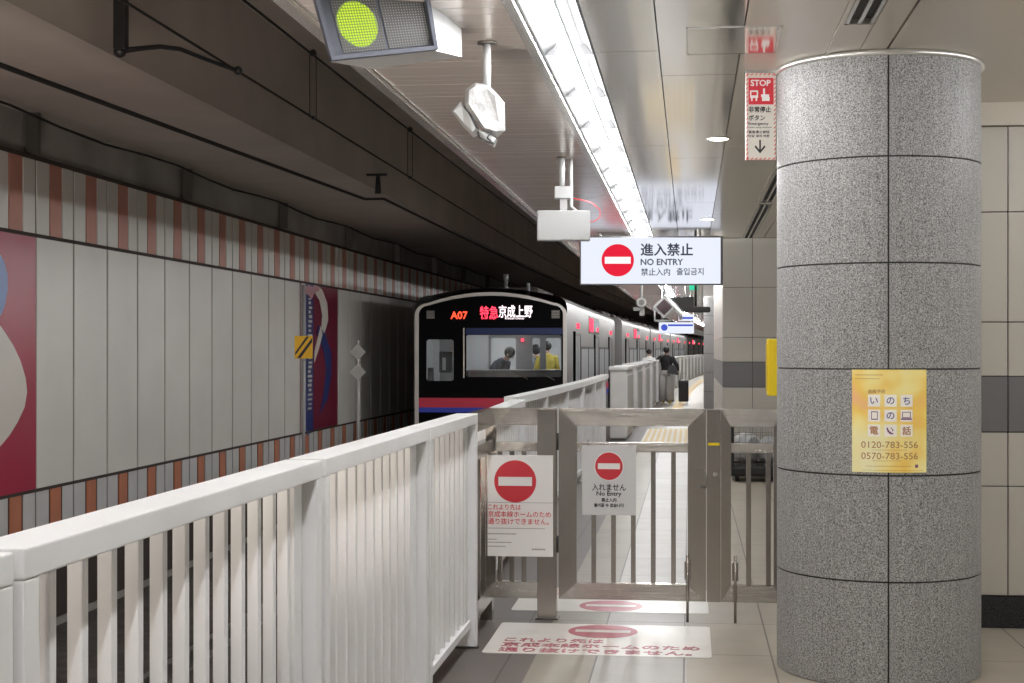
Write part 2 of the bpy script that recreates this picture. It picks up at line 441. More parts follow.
# the haunch and the slab over the track, the upper side of the tunnel
mb = MB()
for a, b in zip(YS, YS[1:]):
    mb.box(-6.5, -4.36, a, b, 3.83, 5.1, M['concrete_dark'])
    mb.box(-4.36, -1.0, a, b, 5.0, 5.1, M['concrete_dark'])
    mb.box(-1.62, -1.40, a, b, 3.12, 5.0, M['concrete_dark'])
mb.build('ceiling_tunnel', kind='structure', bent=True)
mb = MB()
for y in [onX(185, 350, WX).y + 4.4 * k for k in range(-3, 20)]:
    mb.box(WX - .02, WX + .10, y - .03, y + .03, 3.44, 3.84, M['steel_dark']); mb.box(WX - .02, WX + .03, y + .05, y + .09, 3.44, 3.84, M['steel_dark'])
mb.build('trim_1', kind='structure', bent=True)
mb = MB()
mb.tube([(-6.0 + off(y), y, 3.74 - .03 * math.sin(y * 1.4)) for y in [-6 + 1.1 * k for k in range(80)]], .012, M['copper_wire'], 6)
tag(mb.build('service_cable'), 'thin cable running along the concrete above the striped tunnel wall', 'cable')

# murals on the wall
yA = PY0 - 3 * PW
mu = thing('mural_panel', 'crimson mural panels with cream and blue round shapes, left end of tunnel wall', 'mural', (WX, yA, .265))
mb = MB()
for k in range(3): mb.box(-.011, .002, k * PW + .006, (k + 1) * PW - .006, 0, 2.40, M['magenta'])
mb.build('panel', mu)
def mural_blob(pts, m, name, par, base, t=.004):
    """flat enamel shape on the wall; pts given as photo pixels"""
    P = [onX(px, py, WX) for px, py in pts]
    mb = MB(); vs = [mb.bm.verts.new((.003 + t, p.y - base[1], p.z - base[2])) for p in P]
    wv = [mb.bm.verts.new((.001, p.y - base[1], p.z - base[2])) for p in P]
    i = mb.mi(m); mb.bm.faces.new(vs).material_index = i
    for a in range(len(P)): mb.bm.faces.new((vs[a], vs[(a + 1) % len(P)], wv[(a + 1) % len(P)], wv[a])).material_index = i
    o = mb.build(name, par)
    return o
mural_blob([(0, 326), (6, 335), (13, 346), (20, 361), (25, 378), (26.5, 392), (24, 407), (17, 422), (9, 435), (0, 446), (-30, 455), (-50, 400), (-30, 320)], M['mural_cream'], 'cream_shape', mu, (WX, yA, .265))
mural_blob([(0, 255), (4, 263), (7, 275), (7, 290), (4, 306), (0, 316), (-20, 318), (-20, 250)], M['mural_blue'], 'blue_shape', mu, (WX, yA, .265))
yB = PY0 + 10 * PW
yB0, yB1 = onX(300.5, 350, WX).y, onX(337.5, 350, WX).y
mu2 = thing('mural_panel', 'wine red and navy mural panel with white lettering beyond the yellow square marker', 'mural', (WX, yB0, .265))
MB().box(-.011, .002, 0, yB1 - yB0, 0, 2.40, M['mural_wine']).build('panel', mu2)
bs = (WX, yB0, .265)
mural_blob([(313, 283), (301, 281), (301, 438), (313, 432)], M['mural_navy'], 'navy_strip', mu2, bs)
mural_blob([(301, 281), (305, 281.5), (305, 436), (301, 438)], M['mural_cream'], 'pale_strip', mu2, bs, .007)
mural_blob([(314, 283), (322, 290), (327, 303), (328, 320), (324, 334), (321, 330), (322, 315), (319, 300), (313, 290)], M['mural_cream'], 'cream_arc', mu2, bs)
mural_blob([(318, 325), (325, 335), (331, 352), (331, 375), (327, 400), (319, 415), (323, 395), (326, 370), (323, 350), (316, 333)], M['mural_navy'], 'navy_arc', mu2, bs, .006)
mural_blob([(320, 326), (322, 335), (318, 350), (314, 362), (314, 352)], M['mural_cream'], 'cream_point', mu2, bs, .008)
mural_blob([(304, 288), (308, 285), (312, 287), (317, 285), (319, 290), (314, 293), (311, 299), (308, 295), (303, 293)], mat('mural_pink', (.5, .25, .28), .4), 'blossom_shape', mu2, bs, .010)
mb = MB()
random.seed(3)
y = .35
while y < 2.3:
    if not 1.25 < y < 1.5: mb.box(.008, .012, .42 + random.uniform(0, .08), .62 + random.uniform(-.03, .1), y, y + random.uniform(.025, .05), M['mural_cream'])
    y += .075
for i in range(3): pass
mb.build('vertical_lettering', mu2)
# fill between the mural and the neighbouring panels
mb = MB()
ya, yb = PY0 + kA * PW, PY0 + (kB + 1) * PW
if yB0 - ya > .03: mb.box(WX - .03, WX, ya + .012, yB0 - .012, .265, 2.665, M['panel'])
if yb - yB1 > .03: mb.box(WX - .03, WX, yB1 + .012, yb - .012, .265, 2.665, M['panel'])
mb.build('wall_left_infill', kind='structure')

# ------------------------------------------------------------------ platform ceiling
HC = 3.0
mb = MB()
for a, b in zip(YS, YS[1:]): mb.box(-1.55, 5.2, a, b, HC + .16, HC + .2, M['concrete_dark'])
mb.build('ceiling_slab', kind='structure', bent=True)
mb = MB()                        # slatted strip over the platform edge
y = -7.0
while y < 110:
    step = .125 if y < 40 else .5
    mb.box(-1.60, -.725, y, y + step - (.006 if y < 40 else 0), HC + random.uniform(0, .0015), HC + .05, M['ceil_rib']); y += step
for a, b in zip(YS, YS[1:]):
    mb.box(-1.60, -.725, a, b, HC + .02, HC + .06, M['gap'])
    mb.box(-1.66, -1.60, a, b, HC - .012, HC + .16, M['trim_metal'])
    mb.box(-1.585, -1.572, a, b, HC - .006, HC + .03, M['trim_metal'])
    mb.box(-.752, -.715, a, b, HC - .012, HC + .05, M['trim_metal'])
    mb.box(-.715, -.705, a, b, HC - .02, HC + .05, M['trim_metal'])
mb.build('ceiling_slats', kind='structure', bent=True)
mb = MB()                        # polished panels beside the light, then beige panels
JX = [(-.45, -.145, M['ceil_metal'], 3.3, 7.1 + 7 - 13.2), (-.145, .235, M['ceil_metal'], 3.35, 7.75 + 7 - 13.4), (.235, .64, M['ceil_beige'], 5.0, 2.5), (.79, .915, M['ceil_beige'], 5.0, 2.5), (.92, 5.2, M['ceil_beige'], 5.0, 2.5)]
for x0, x1, m, L, ph in JX:
    y = -7 + ph
    ys = []
    while y < 112: ys.append(y); y += L if y < 60 else 6
    for a, b in zip(ys, ys[1:]): mb.box(x0 + .003, x1 - .003, a + .004, b - .004, HC, HC + .04, m)
for a, b in zip(YS, YS[1:]): mb.box(-.45, 5.2, a, b, HC + .03, HC + .07, M['grout'])
mb.build('ceiling', kind='structure', bent=True)
# slot diffusers lie in the strip between X .64 and .79
mb = MB()
for a, b in zip(YS, YS[1:]): mb.box(.64, .66, a, b, HC - .004, HC + .04, M['ceil_beige'])
mb.box(.66, .79, -7, 2.0, HC, HC + .04, M['ceil_beige'])
SL = [(2.0, 6.62), (11.2, 14.5), (14.7, 20.4)]
yy = [6.62, 11.2, 14.5, 14.7, 20.4]
mb.box(.66, .79, 6.62, 11.2, HC, HC + .04, M['ceil_beige']); mb.box(.66, .79, 14.5, 14.7, HC, HC + .04, M['ceil_beige'])
for a in [20.4] + [22 + 4 * k for k in range(22)]: mb.box(.66, .79, a, (22 if a == 20.4 else a + 4), HC, HC + .04, M['ceil_beige'])
mb.build('ceiling_strip', kind='structure', bent=True)
for i, (a, b) in enumerate(SL):
    t = thing('slot_diffuser', ['long black twin slot air diffuser in ceiling above the granite column', 'twin slot air diffuser in ceiling just left of the granite column top', 'twin slot air diffuser in ceiling above the lit no entry sign'][i], 'air vent', (.725, a, HC), 0, 'slot diffusers in the platform ceiling')
    mb = MB(); mb.box(-.063, .063, .01, b - a - .01, .02, .04, M['vent']); mb.build('duct', t)
    mb = MB()
    for x in (-.062, -.008, .045): mb.box(x, x + .017, .004, b - a - .004, -.004, .03, M['trim_metal'])
    mb.box(-.062, .062, .004, .02, -.004, .02, M['trim_metal']); mb.box(-.062, .062, b - a - .02, b - a - .004, -.004, .02, M['trim_metal'])
    mb.build('frame', t)
# access hatch outline
p0, p1 = onZ(686, 28, HC), onZ(744, 53, HC)
t = thing('access_hatch', 'square access hatch flush in the polished ceiling left of the stop sign', 'hatch', (p0.x, p1.y - 0, HC))
hx, hy = p1.x - p0.x, 0
yh0, yh1 = p0.y, p1.y
mb = MB()
wd = .42
mb.box(0, wd, yh0 - p1.y, yh0 - p1.y + .008, -.004, .004, M['trim_metal']); mb.box(0, wd, -.008, 0, -.004, .004, M['trim_metal'])
mb.box(0, .008, yh0 - p1.y, 0, -.004, .004, M['trim_metal']); mb.box(wd - .008, wd, yh0 - p1.y, 0, -.004, .004, M['trim_metal']); mb.build('rim', t)
MB().box(.012, wd - .012, yh0 - p1.y + .012, -.012, -.003, .004, M['ceil_metal']).build('lid', t)

# the continuous light: a run of 1.2 m fixtures, each its own thing
def light_unit():
    t = thing('ceiling_light', '', 'ceiling light', (0, 0, HC), 0, 'fluorescent fixtures of the continuous light line')
    mb = MB()
    mb.prism([(-.70, .0), (-.70, .14), (-.45, .14), (-.45, 0), (-.46, 0), (-.535, .10), (-.575, .10), (-.69, 0)], 0, 1.2, M['reflector'])
    mb.build('reflector', t)
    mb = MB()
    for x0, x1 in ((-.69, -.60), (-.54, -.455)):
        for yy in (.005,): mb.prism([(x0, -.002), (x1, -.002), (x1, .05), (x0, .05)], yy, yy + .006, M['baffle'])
    mb.build('cross_baffle', t)  # pair of divider baffles at the fixture end
    mb = MB(); mb.tube([(-.575, .012, -.012), (-.575, 1.188, -.012)], .026, M['tube'], 10); mb.build('tube', t)
    return t
LU = light_unit(); LU0 = onZ(600, 53.8, HC).y % 1.2 - 1.2 * 6
n = 0
for k in range(0, 88):
    Y = LU0 + 1.2 * k
    if k in (0,): LU.location = (off(Y), Y, HC); LU['label'] = 'fluorescent fixture of the continuous ceiling light line above the slatted platform ceiling'; continue
    dup(LU, (off(Y), Y, HC), slope(Y), LU['label'])
for k in range(3):  # extra unseen fixtures added on the right as fill
    dup(LU, (3.6, 4.6 + 1.2 * k, HC), 0, 'added fluorescent fill fixture, out of view over the other half of the platform')
for k in range(4):
    dup(LU, (0, LU0 - 1.2 * (k + 1), HC), 0, LU['label'])
# downlights
def downlight():
    t = thing('downlight', '', 'ceiling light', (0, 0, HC), 0, 'round downlights in the platform ceiling')
    MB().lathe((0, 0, 0), [(.065, -.004), (.078, -.006), (.08, 0), (.078, .02), (.065, .02)], M['trim_metal'], 28).build('ring', t)
    MB().lathe((0, 0, 0), [(.062, -.005), (.05, -.008), (.02, -.008)], M['down'], 24).build('lamp', t)
    return t
DL = downlight(); first = True
for x, Y in [(.19, 10.1), (.19, 16.3), (.19, 22.5), (.19, 28.7), (.19, 4.0), (2.4, 10.1), (1.9, 3.4), (3.4, 3.4), (.6, -1.2), (2.6, -1.2)]:  # those right of the first row are added fill, out of view
    lab = 'small round downlight farther along, beyond the lit no entry sign' if Y > 20 else 'unseen round downlight over the near part of the platform'
    lab = {10.1: 'bright round downlight in polished ceiling beside the stop sign', 16.3: 'round downlight just above the lit no entry sign'}.get(Y, lab) if x < .3 else lab
    if first: DL.location = (x + off(Y), Y, HC); DL['label'] = lab; first = False
    else: dup(DL, (x + off(Y), Y, HC), 0, lab)
for i, (x, Y, e) in enumerate([(1.9, 3.4, 7), (3.4, 3.4, 12), (2.6, -1.2, 8), (3.2, 6.5, 14)]):  # added fill spots, out of view, brightening the near platform
    l = bpy.data.lights.new('added_fill_spot', 'SPOT'); l.energy = e; l.spot_size = math.radians(150); l.spot_blend = .8; l.shadow_soft_size = .25; l.color = (1, .95, .88)
    o = bpy.data.objects.new('added_fill_spot', l); C.objects.link(o); o.location = (x, Y, HC - .03)

# ------------------------------------------------------------------ tiled walls of the platform buildings
def tiled_wall(name, x0, x1, Y, thick, joints, top, side=0.):
    mb = MB()
    mb.box(x0, x1, Y + .012, Y + thick, 0, top, M['grout'])
    rows = [(.185, .81, 'tile'), (.81, 1.12, 'tile'), (1.12, 1.44, 'tile_grey'), (1.44, 1.75, 'tile'), (1.75, 2.38, 'tile'), (2.38, top, 'tile')]
    for z0, z1, m in rows:
        js = [j for j in joints if x0 < j < x1]
        for a, b in zip([x0] + js, js + [x1]):
            mb.box(a + .003, b - .003, Y, Y + .015, z0 + .003, z1 - .003, M[m], .002)
        if side:
            n = max(1, round(side / .6))
            for k in range(n): mb.box(x0 - .012, x0 + .003, Y + k * side / n + .003, Y + (k + 1) * side / n - .003, z0 + .003, z1 - .003, M[m], .002)
    mb.box(x0 - (.01 if side else 0), x1, Y - .01, Y + .02, 0, .18, M['base_granite'])
    if side: mb.box(x0 - .02, x0 + .01, Y, Y + side, 0, .18, M['base_granite'])
    return mb.build(name, kind='structure')
jr = onY(1008, 350, 8.85).x
tiled_wall('wall_right', .56, 5.0, 8.85, .22, [jr - 1.2, jr - .6, jr, jr + .6, jr + 1.2], 2.87)
MB().box(.56, 5.0, 8.80, 9.07, 2.87, HC, M['ceil_beige']).build('trim_2', kind='structure')
xa, xb, xc = onY(723.5, 350, 19.1).x, onY(752.5, 350, 19.1).x, onY(773, 350, 19.1).x
tiled_wall('wall_back', xa, 5.0, 19.1, 7.0, [xb, xb + .6, xb + 1.2, xb + 1.8], HC, 7.0)

# ------------------------------------------------------------------ round granite columns
def column(loc, label, ang0=0, R=.50, rows=6):
    t = thing('granite_column', label, 'column', loc, 0, 'granite clad columns on the platform')
    MB().lathe((0, 0, 0), [(R - .006, 0), (R - .006, HC)], M['grout'], 96).build('core', t)
    mb = MB(); i = mb.mi(M['granite']); g = .004
    for r in range(rows):
        z0, z1 = r * .5 + g, (r + 1) * .5 - g
        for q in range(4):
            a0 = ang0 + q * PI / 2 + g / R; a1 = ang0 + (q + 1) * PI / 2 - g / R; N = 24
            ring = []
            for k in range(N + 1):
                a = a0 + (a1 - a0) * k / N; c, s_ = math.cos(a), math.sin(a)
                ring.append([mb.bm.verts.new((rr * c, rr * s_, z)) for rr, z in ((R - .006, z0), (R, z0), (R, z0), (R, z1), (R, z1), (R - .006, z1))])
            for a, b in zip(ring, ring[1:]):
                for k in (0, 2, 4):
                    f = mb.bm.faces.new((a[k], b[k], b[k + 1], a[k + 1])); f.material_index = i; f.smooth = (k == 2)
            for e in (ring[0], ring[-1]): mb.poly([e[j_].co.copy() for j_ in (0, 1, 4, 5)], M['granite'])
    mb.build('granite_cladding', t)
    MB().lathe((0, 0, HC), [(R + .002, -.028), (R + .016, -.026), (R + .016, -.001), (R, -.001)], M['trim_metal'], 96).build('ceiling_collar', t)
    return t
CR = .497
cz = 7.52
cc = W(877.5, 350, cz); CX, CY = cc.x, cc.y
# angle of the vertical joint seen at pixel 888
def cyl_hit(px, py, R=CR):
    o = Vector((0, 0, EYE)); d = W(px, py, 1.0) - o
    ox, oy = -CX, -CY
    a = d.x ** 2 + d.y ** 2; b = 2 * (ox * d.x + oy * d.y); c = ox * ox + oy * oy - R * R
    t = (-b - math.sqrt(max(0, b * b - 4 * a * c))) / (2 * a); p = o + d * t
    return math.atan2(p.y - CY, p.x - CX), p.z
column((CX, CY, 0), 'large round grey granite column with a yellow poster at the end of the gate', cyl_hit(888.5, 350)[0], CR)
column((.80 + off(40) - .05, 40, 0), 'distant grey granite column on the platform right of the walking person', .3)
# poster wrapped on the column
a0, zt = cyl_hit(852, 369.5, CR + .003); a1, zb = cyl_hit(926.5, 472.5, CR + .003)
am = (a0 + a1) / 2; PWd = (a1 - a0) * CR; zm = (zt + zb) / 2; PHt = zt - zb
pt = thing('poster', 'yellow watercolour telephone helpline poster stuck on the granite column', 'poster', (CX + CR * math.cos(am), CY + CR * math.sin(am), zm))
def wrap(R):
    def f(p):                    # p.x along the surface to the right, p.z up, p.y depth
        a = am + p.x / CR; r = R - p.y
        return Vector((CX + r * math.cos(a), CY + r * math.sin(a), zm + p.z)) - pt.location
    return f
def patch(x0, x1, z0, z1, m, name, R, par=pt, n=10, mbx=None):
    mb = mbx or MB(); w = wrap(R); b = wrap(R - .001); i = mb.mi(m)
    top = [mb.bm.verts.new(w(Vector((x0 + (x1 - x0) * k / n, 0, z1)))) for k in range(n + 1)]
    bot = [mb.bm.verts.new(w(Vector((x0 + (x1 - x0) * k / n, 0, z0)))) for k in range(n + 1)]
    tb = [mb.bm.verts.new(b(Vector((x0 + (x1 - x0) * k / n, 0, z1)))) for k in range(n + 1)]
    bb = [mb.bm.verts.new(b(Vector((x0 + (x1 - x0) * k / n, 0, z0)))) for k in range(n + 1)]
    ft = [mb.bm.verts.new(v.co) for v in top]; fb_ = [mb.bm.verts.new(v.co) for v in bot]      # the face has its own vertices, so its shading stays even
    for k in range(n):
        f = mb.bm.faces.new((fb_[k], fb_[k + 1], ft[k + 1], ft[k])); f.smooth = True; f.material_index = i
        mb.bm.faces.new((bb[k + 1], bb[k], tb[k], tb[k + 1])).material_index = i
        mb.bm.faces.new((top[k], top[k + 1], tb[k + 1], tb[k])).material_index = i
        mb.bm.faces.new((bot[k + 1], bot[k], bb[k], bb[k + 1])).material_index = i
    if mbx is None: mb.build(name, par)
patch(-PWd / 2, PWd / 2, -PHt / 2, PHt / 2, M['poster'], 'paper', CR + .0025)
ux, uz = PWd / 420.0, PHt / 586.0          # poster measured on a 420 x 586 grid, origin top left
def pxz(u, v): return (u - 210) * ux, (293 - v) * uz
tile_m = mat('poster_tile', (.93, .88, .80), .35); pin = mat('poster_ink', (.45, .22, .10), .5); pin2 = mat('poster_ink_blue', (.16, .16, .32), .5); pin3 = mat('poster_ink_plum', (.20, .07, .18), .5)
glyph = [['い', 'の', 'ち'], [None, 'の', None], ['電', None, '話']]
mb = MB()
for r in range(3):
    for c in range(3):
        x, z = pxz(123 + 90 * c, 177 + 85 * r); patch(x - 34 * ux, x + 34 * ux, z - 34 * uz, z + 34 * uz, tile_m, '', CR + .0035, n=3, mbx=mb)
mb.build('white_squares', pt)
def ptext(s, u, v, size, m, width=None, bold=0., par=pt):
    x, z = pxz(u, v); w = wrap(CR + .0042)
    return text(s, size, m, par, width=width, bold=bold, depth=.0003, warp=lambda p: w(Vector((p.x + x, p.y, p.z + z))))
for r in range(3):
    for c in range(3):
        if glyph[r][c]: ptext(glyph[r][c], 123 + 90 * c, 177 + 85 * r, .042, [pin2, pin2, pin][r], bold=.0008)
mb = MB()                         # little phone, laptop and handset pictures
def pp(u0, u1, v0, v1, m=pin3):
    x0, z1 = pxz(u0, v0); x1, z0 = pxz(u1, v1); patch(x0, x1, z0, z1, m, '', CR + .0042, n=2, mbx=mb)
pp(107, 111, 238, 286); pp(139, 143, 238, 286); pp(107, 143, 238, 243); pp(107, 143, 280, 286)
pp(278, 282, 240, 275); pp(322, 326, 240, 275); pp(278, 326, 240, 244); pp(278, 326, 271, 275); pp(272, 332, 277, 285)
pp(192, 200, 330, 345); pp(196, 206, 342, 356); pp(203, 216, 352, 364); pp(212, 228, 360, 368); pp(214, 220, 330, 338); pp(222, 228, 338, 350)
mb.build('pictograms', pt)
ptext('0120-783-556', 210, 428, .044, pin, width=315 * ux)
ptext('0570-783-556', 210, 492, .044, pin, width=315 * ux)
ptext('自殺予防', 138, 124, .020, pin)
mb = MB()
for u0, u1, v0, v1 in ((20, 170, 28, 33), (20, 150, 50, 54), (110, 300, 456, 459), (115, 270, 518, 521), (80, 330, 549, 552), (60, 400, 573, 575)):
    u = u0
    while u < u1: pp(u, u + 5, v0, v1, pin); u += 9
pp(352, 368, 540, 558, pin3)
mb.build('small_print', pt)

# ------------------------------------------------------------------ white platform fence
FX0, FX1 = -1.25, -1.13
def fence_panel(L, label, h=1.25, name='platform_fence_panel', sp=.15, dense=True):
    """runs from local y 0 to L, inner face towards +X"""
    t = thing(name, label, 'fence', group='white platform fence panels')
    x0, x1 = -.12, 0
    mb = MB(); mb.box(x0, x1, 0, L, h - .055, h, M['white'], .004); mb.build('top_rail', t)
    mb = MB(); mb.box(x0 + .03, x1 - .03, .05, L - .05, .11, .15, M['white'], .003); mb.build('bottom_rail', t)
    for y0 in (0.001, L - .061):
        mb = MB(); mb.box(x0 + .001, x1 - .001, y0, y0 + .06, .0, h - .055, M['white'], .004); mb.box(x0 - .01, x1 + .01, y0 - .0, y0 + .06, 0, .012, M['steel_dark']); mb.build('post', t)
    for y0 in (.072, L - .16):
        MB().box(-.075, -.045, y0, y0 + .088, .15, h - .055, M['white'], .002).build('side_plate', t)
    n = int((L - .36) / sp); s0 = (L - n * sp) / 2
    for k in range(n + 1):
        MB().box(-.078, -.046, s0 + k * sp - .015, s0 + k * sp + .015, .15, h - .055, M['white'], .003).build('baluster', t)
    return t
def put(t, x, y, rz=0): t.location = (x, y, 0); t.rotation_euler = (0, 0, rz); return t
put(fence_panel(2.0, 'white slatted fence panel cut off at the lower left corner, nearest the camera'), FX1, .41)
put(fence_panel(2.09, 'large white foreground fence panel, its rail passing in front of the crimson mural'), FX1, 2.45)
put(fence_panel(1.87, 'white fence panel between the big foreground panel and the last one before the steel gate'), FX1, 4.59)
put(fence_panel(1.47, 'white fence panel directly touching the steel gate, farthest of the near fence'), FX1, 6.50)
# beyond the gate
p = onY(487, 350, 9.0)
put(fence_panel(3.0, 'white fence panel seen behind the left part of the steel gate', h=1.19), FX1 - .10, 9.05, .03)
fa = thing('curved_fence', 'white fence with curved top rail below the train, beyond the steel gate', 'fence')
pts = []
X0, X1 = W(519, 350, 12.2).x, W(608, 350, 23.2).x
NP = 34
for k in range(NP + 1):
    Y = 12.1 + (23.4 - 12.1) * k / NP; u = k / NP
    pts.append((X0 + (X1 - X0) * u + .05 * math.sin(PI * u), Y))
mb = MB()
for (xa_, ya_), (xb_, yb_) in zip(pts, pts[1:]):
    mb.hexa([(xa_ - .12, ya_, 1.15), (xa_, ya_, 1.15), (xb_, yb_, 1.15), (xb_ - .12, yb_, 1.15), (xa_ - .12, ya_, 1.21), (xa_, ya_, 1.21), (xb_, yb_, 1.21), (xb_ - .12, yb_, 1.21)], M['white'])
mb.build('top_rail', fa)
mb = MB()
for (xa_, ya_), (xb_, yb_) in zip(pts, pts[1:]):
    mb.hexa([(xa_ - .09, ya_, .1), (xa_ - .03, ya_, .1), (xb_ - .03, yb_, .1), (xb_ - .09, yb_, .1), (xa_ - .09, ya_, .15), (xa_ - .03, ya_, .15), (xb_ - .03, yb_, .15), (xb_ - .09, yb_, .15)], M['white'])
mb.build('bottom_rail', fa)
for k in range(0, NP * 2 + 1):
    u = k / (NP * 2); x = X0 + (X1 - X0) * u + .05 * math.sin(PI * u); Y = 12.1 + 11.3 * u
    if k % 12 == 0: MB().box(x - .12, x - .002, Y, Y + .09, 0, 1.15, M['white'], .004).build('post', fa)
    else: MB().box(x - .075, x - .045, Y, Y + .03, .15, 1.15, M['white'], .002).build('baluster', fa)

# automatic platform gates along the edge, further on
def door_case(L=2.6, h=1.30):
    t = thing('platform_gate_housing', '', 'platform gate', group='white platform gate housings')
    mb = MB(); mb.box(-.30, 0, 0, L, .04, h - .07, M['white'], .02); mb.build('housing', t)
    mb = MB(); mb.box(-.32, .02, -.03, L + .03, h - .07, h, M['white'], .015); mb.build('lid', t)
    mb = MB(); mb.box(.0, .012, .08, L - .08, .12, h - .16, mat('gate_grey', (.42, .42, .42), .4)); mb.build('front_panel', t)
    mb = MB(); mb.box(-.27, -.03, .02, L - .02, 0, .04, M['steel_dark']); mb.build('plinth', t)
    mb = MB(); mb.box(-.19, -.13, L, L + .75, .1, h - .14, M['box_white'], .01); mb.build('sliding_gate', t)
    return t
DC = door_case()
dc_lab = ['nearest white platform gate housing, at the end of the curved fence', 'second white platform gate housing left of the walking person', 'white platform gate housing beside the half hidden person with dark hair', 'white platform gate housing level with the walking person', 'white platform gate housing just beyond the walking person', 'white platform gate housing in the far row beyond the walking person']
for k in range(19):
    Y = 26.3 + 4.6 * k; X = -1.10 + off(Y)
    if k == 0: DC.location = (X, Y, 0); DC.rotation_euler.z = slope(Y); DC['label'] = dc_lab[0]
    else: dup(DC, (X, Y, 0), slope(Y), dc_lab[min(k, 5)])

# ------------------------------------------------------------------ steel gate across the platform
GY = 8.85
def gp(px, py, Y=GY): p = onY(px, py, Y); return p.x, p.z
def gx(px): return onY(px, 350, GY).x
def gz(py): return onY(630, py, GY).z
ZT, ZTb, ZM, ZMb, ZB, ZBb = gz(408.5), gz(426), gz(442.5), gz(452), gz(583), gz(599.5)
def mitred(mb, x0, x1, z0, z1, w, wt, wb, m, y0=-.025, y1=.025):
    """rectangular frame with mitred corners, shut joints left as fine lines"""
    e = .0008
    def q(pts): mb.prism(pts, y0, y1, m)
    mb.prism([(x0, z1), (x0 + w, z1 - wt), (x1 - w, z1 - wt), (x1, z1)][::-1], y0, y1, M['steel_sheen'])
    mb.prism([(x0, z0), (x1, z0), (x1 - w, z0 + wb), (x0 + w, z0 + wb)], y0, y1, M['steel_sheen'])
    q([(x0, z0 + e), (x0 + w - e, z0 + wb), (x0 + w - e, z1 - wt), (x0, z1 - e)])
    q([(x1, z0 + e), (x1, z1 - e), (x1 - w + e, z1 - wt), (x1 - w + e, z0 + wb)])
def gate_leaf(name, label, a, b, bars, z0=ZBb, inner=(), w=None, grp=None):
    x0, x1 = gx(a), gx(b); t = thing(name, label, 'gate' if 'gate' in name else 'fence', (x0, GY, 0), 0, grp)
    w = w or (gx(577) - gx(559)); mb = MB(); mitred(mb, 0, x1 - x0, z0, ZT, w, ZT - ZTb, ZB - ZBb, M['steel']); mb.build('frame', t)
    MB().box(w, x1 - x0 - w, -.018, .018, ZMb, ZM, M['steel_sheen'], .002).build('middle_rail', t)
    for k in bars:
        c = gx(k) - x0; MB().box(c - .014, c + .014, -.012, .012, ZB, ZMb, M['steel'], .002).build('bar', t)
    return t, x0
gl, lx = gate_leaf('steel_gate', 'wide brushed steel gate leaf carrying the small No Entry sign', 559, 706, (593.8, 613.5, 633.3, 653.3, 673.5))
gs = thing('gate_post', 'flat steel meeting post with yellow sticker between the two gate leaves', 'gate post', (gx(706.6), GY, 0))
MB().box(0, gx(720.5) - gx(706.6), -.035, .02, ZBb, ZT - .002, M['steel'], .003).build('post', gs)
MB().box(.008, .075, -.037, -.034, gz(444.5), gz(441.8), M['yellow']).build('sticker', gs)
mb = MB(); kx = gx(715) - gx(706.6); mb.disc(kx, -.042, gz(473), .012, M['trim_metal'], 18, .008); mb.box(kx - .002, kx + .002, -.044, -.041, gz(473) - .007, gz(473) + .007, M['black']); mb.build('keyhole', gs)
gr, rx = gate_leaf('steel_gate', 'narrow brushed steel gate leaf between the meeting post and granite column', 721, 783.5, (748.5, 768.3), w=gx(731) - gx(721))
# handle, hinges, drop bolts
mb = MB()
hx0, hz0, hz1 = gx(697.5) - lx, gz(488), gz(467)
mb.box(hx0 - .01, hx0 + .05, -.031, -.025, hz0, hz1, M['steel'], .002); mb.build('lock_plate', gl)
MB().tube([(hx0 + .012, -.03, hz0 + .015), (hx0 + .012, -.06, hz0 + .015), (hx0 + .04, -.062, hz0 + .005), (hx0 + .055, -.062, hz0 + .02), (hx0 + .045, -.055, hz1 - .01), (hx0 + .04, -.03, hz1 - .01)], .0035, M['steel_dark'], 8).build('handle', gl)
for par, x in ((gl, gx(687.5) - lx), (gr, gx(735) - rx)):
    mb = MB(); mb.box(x - .018, x + .018, -.045, -.026, gz(578), gz(560), M['steel'], .003); mb.build('bolt_sleeve', par)
    MB().tube([(x, -.05, .004), (x, -.05, gz(553))], .008, M['steel'], 10).build('drop_bolt', par)
for z in (gz(442), gz(545)):
    MB().tube([(-.012, -.005, z - .05), (-.012, -.005, z + .05)], .012, M['black'], 10).build('hinge', gl)
# fixed part on the left
gf = thing('steel_fence', 'fixed steel barrier left of the gate carrying the large no entry poster', 'fence', (gx(486), GY, 0))
x1 = gx(557) - gx(486); pw = gx(557) - gx(538)
mb = MB(); mitred(mb, 0, x1, ZBb, ZT, pw * .55, ZT - ZTb, ZB - ZBb, M['steel']); mb.build('frame', gf)
mb = MB(); mb.box(x1 - pw, x1 - .001, -.045, .045, 0, ZT - .003, M['steel'], .003); mb.build('post', gf)
mb = MB(); mb.box(x1 - pw - .01, x1 + .01, -.055, .055, 0, .01, M['steel_dark']); mb.build('base_plate', gf)
MB().box(.05, x1 - pw, -.018, .018, ZMb, ZM, M['steel_sheen'], .002).build('middle_rail', gf)
for k in (500, 512, 524): c = gx(k) - gx(486); MB().box(c - .014, c + .014, -.012, .012, ZB, ZMb, M['steel'], .002).build('bar', gf)
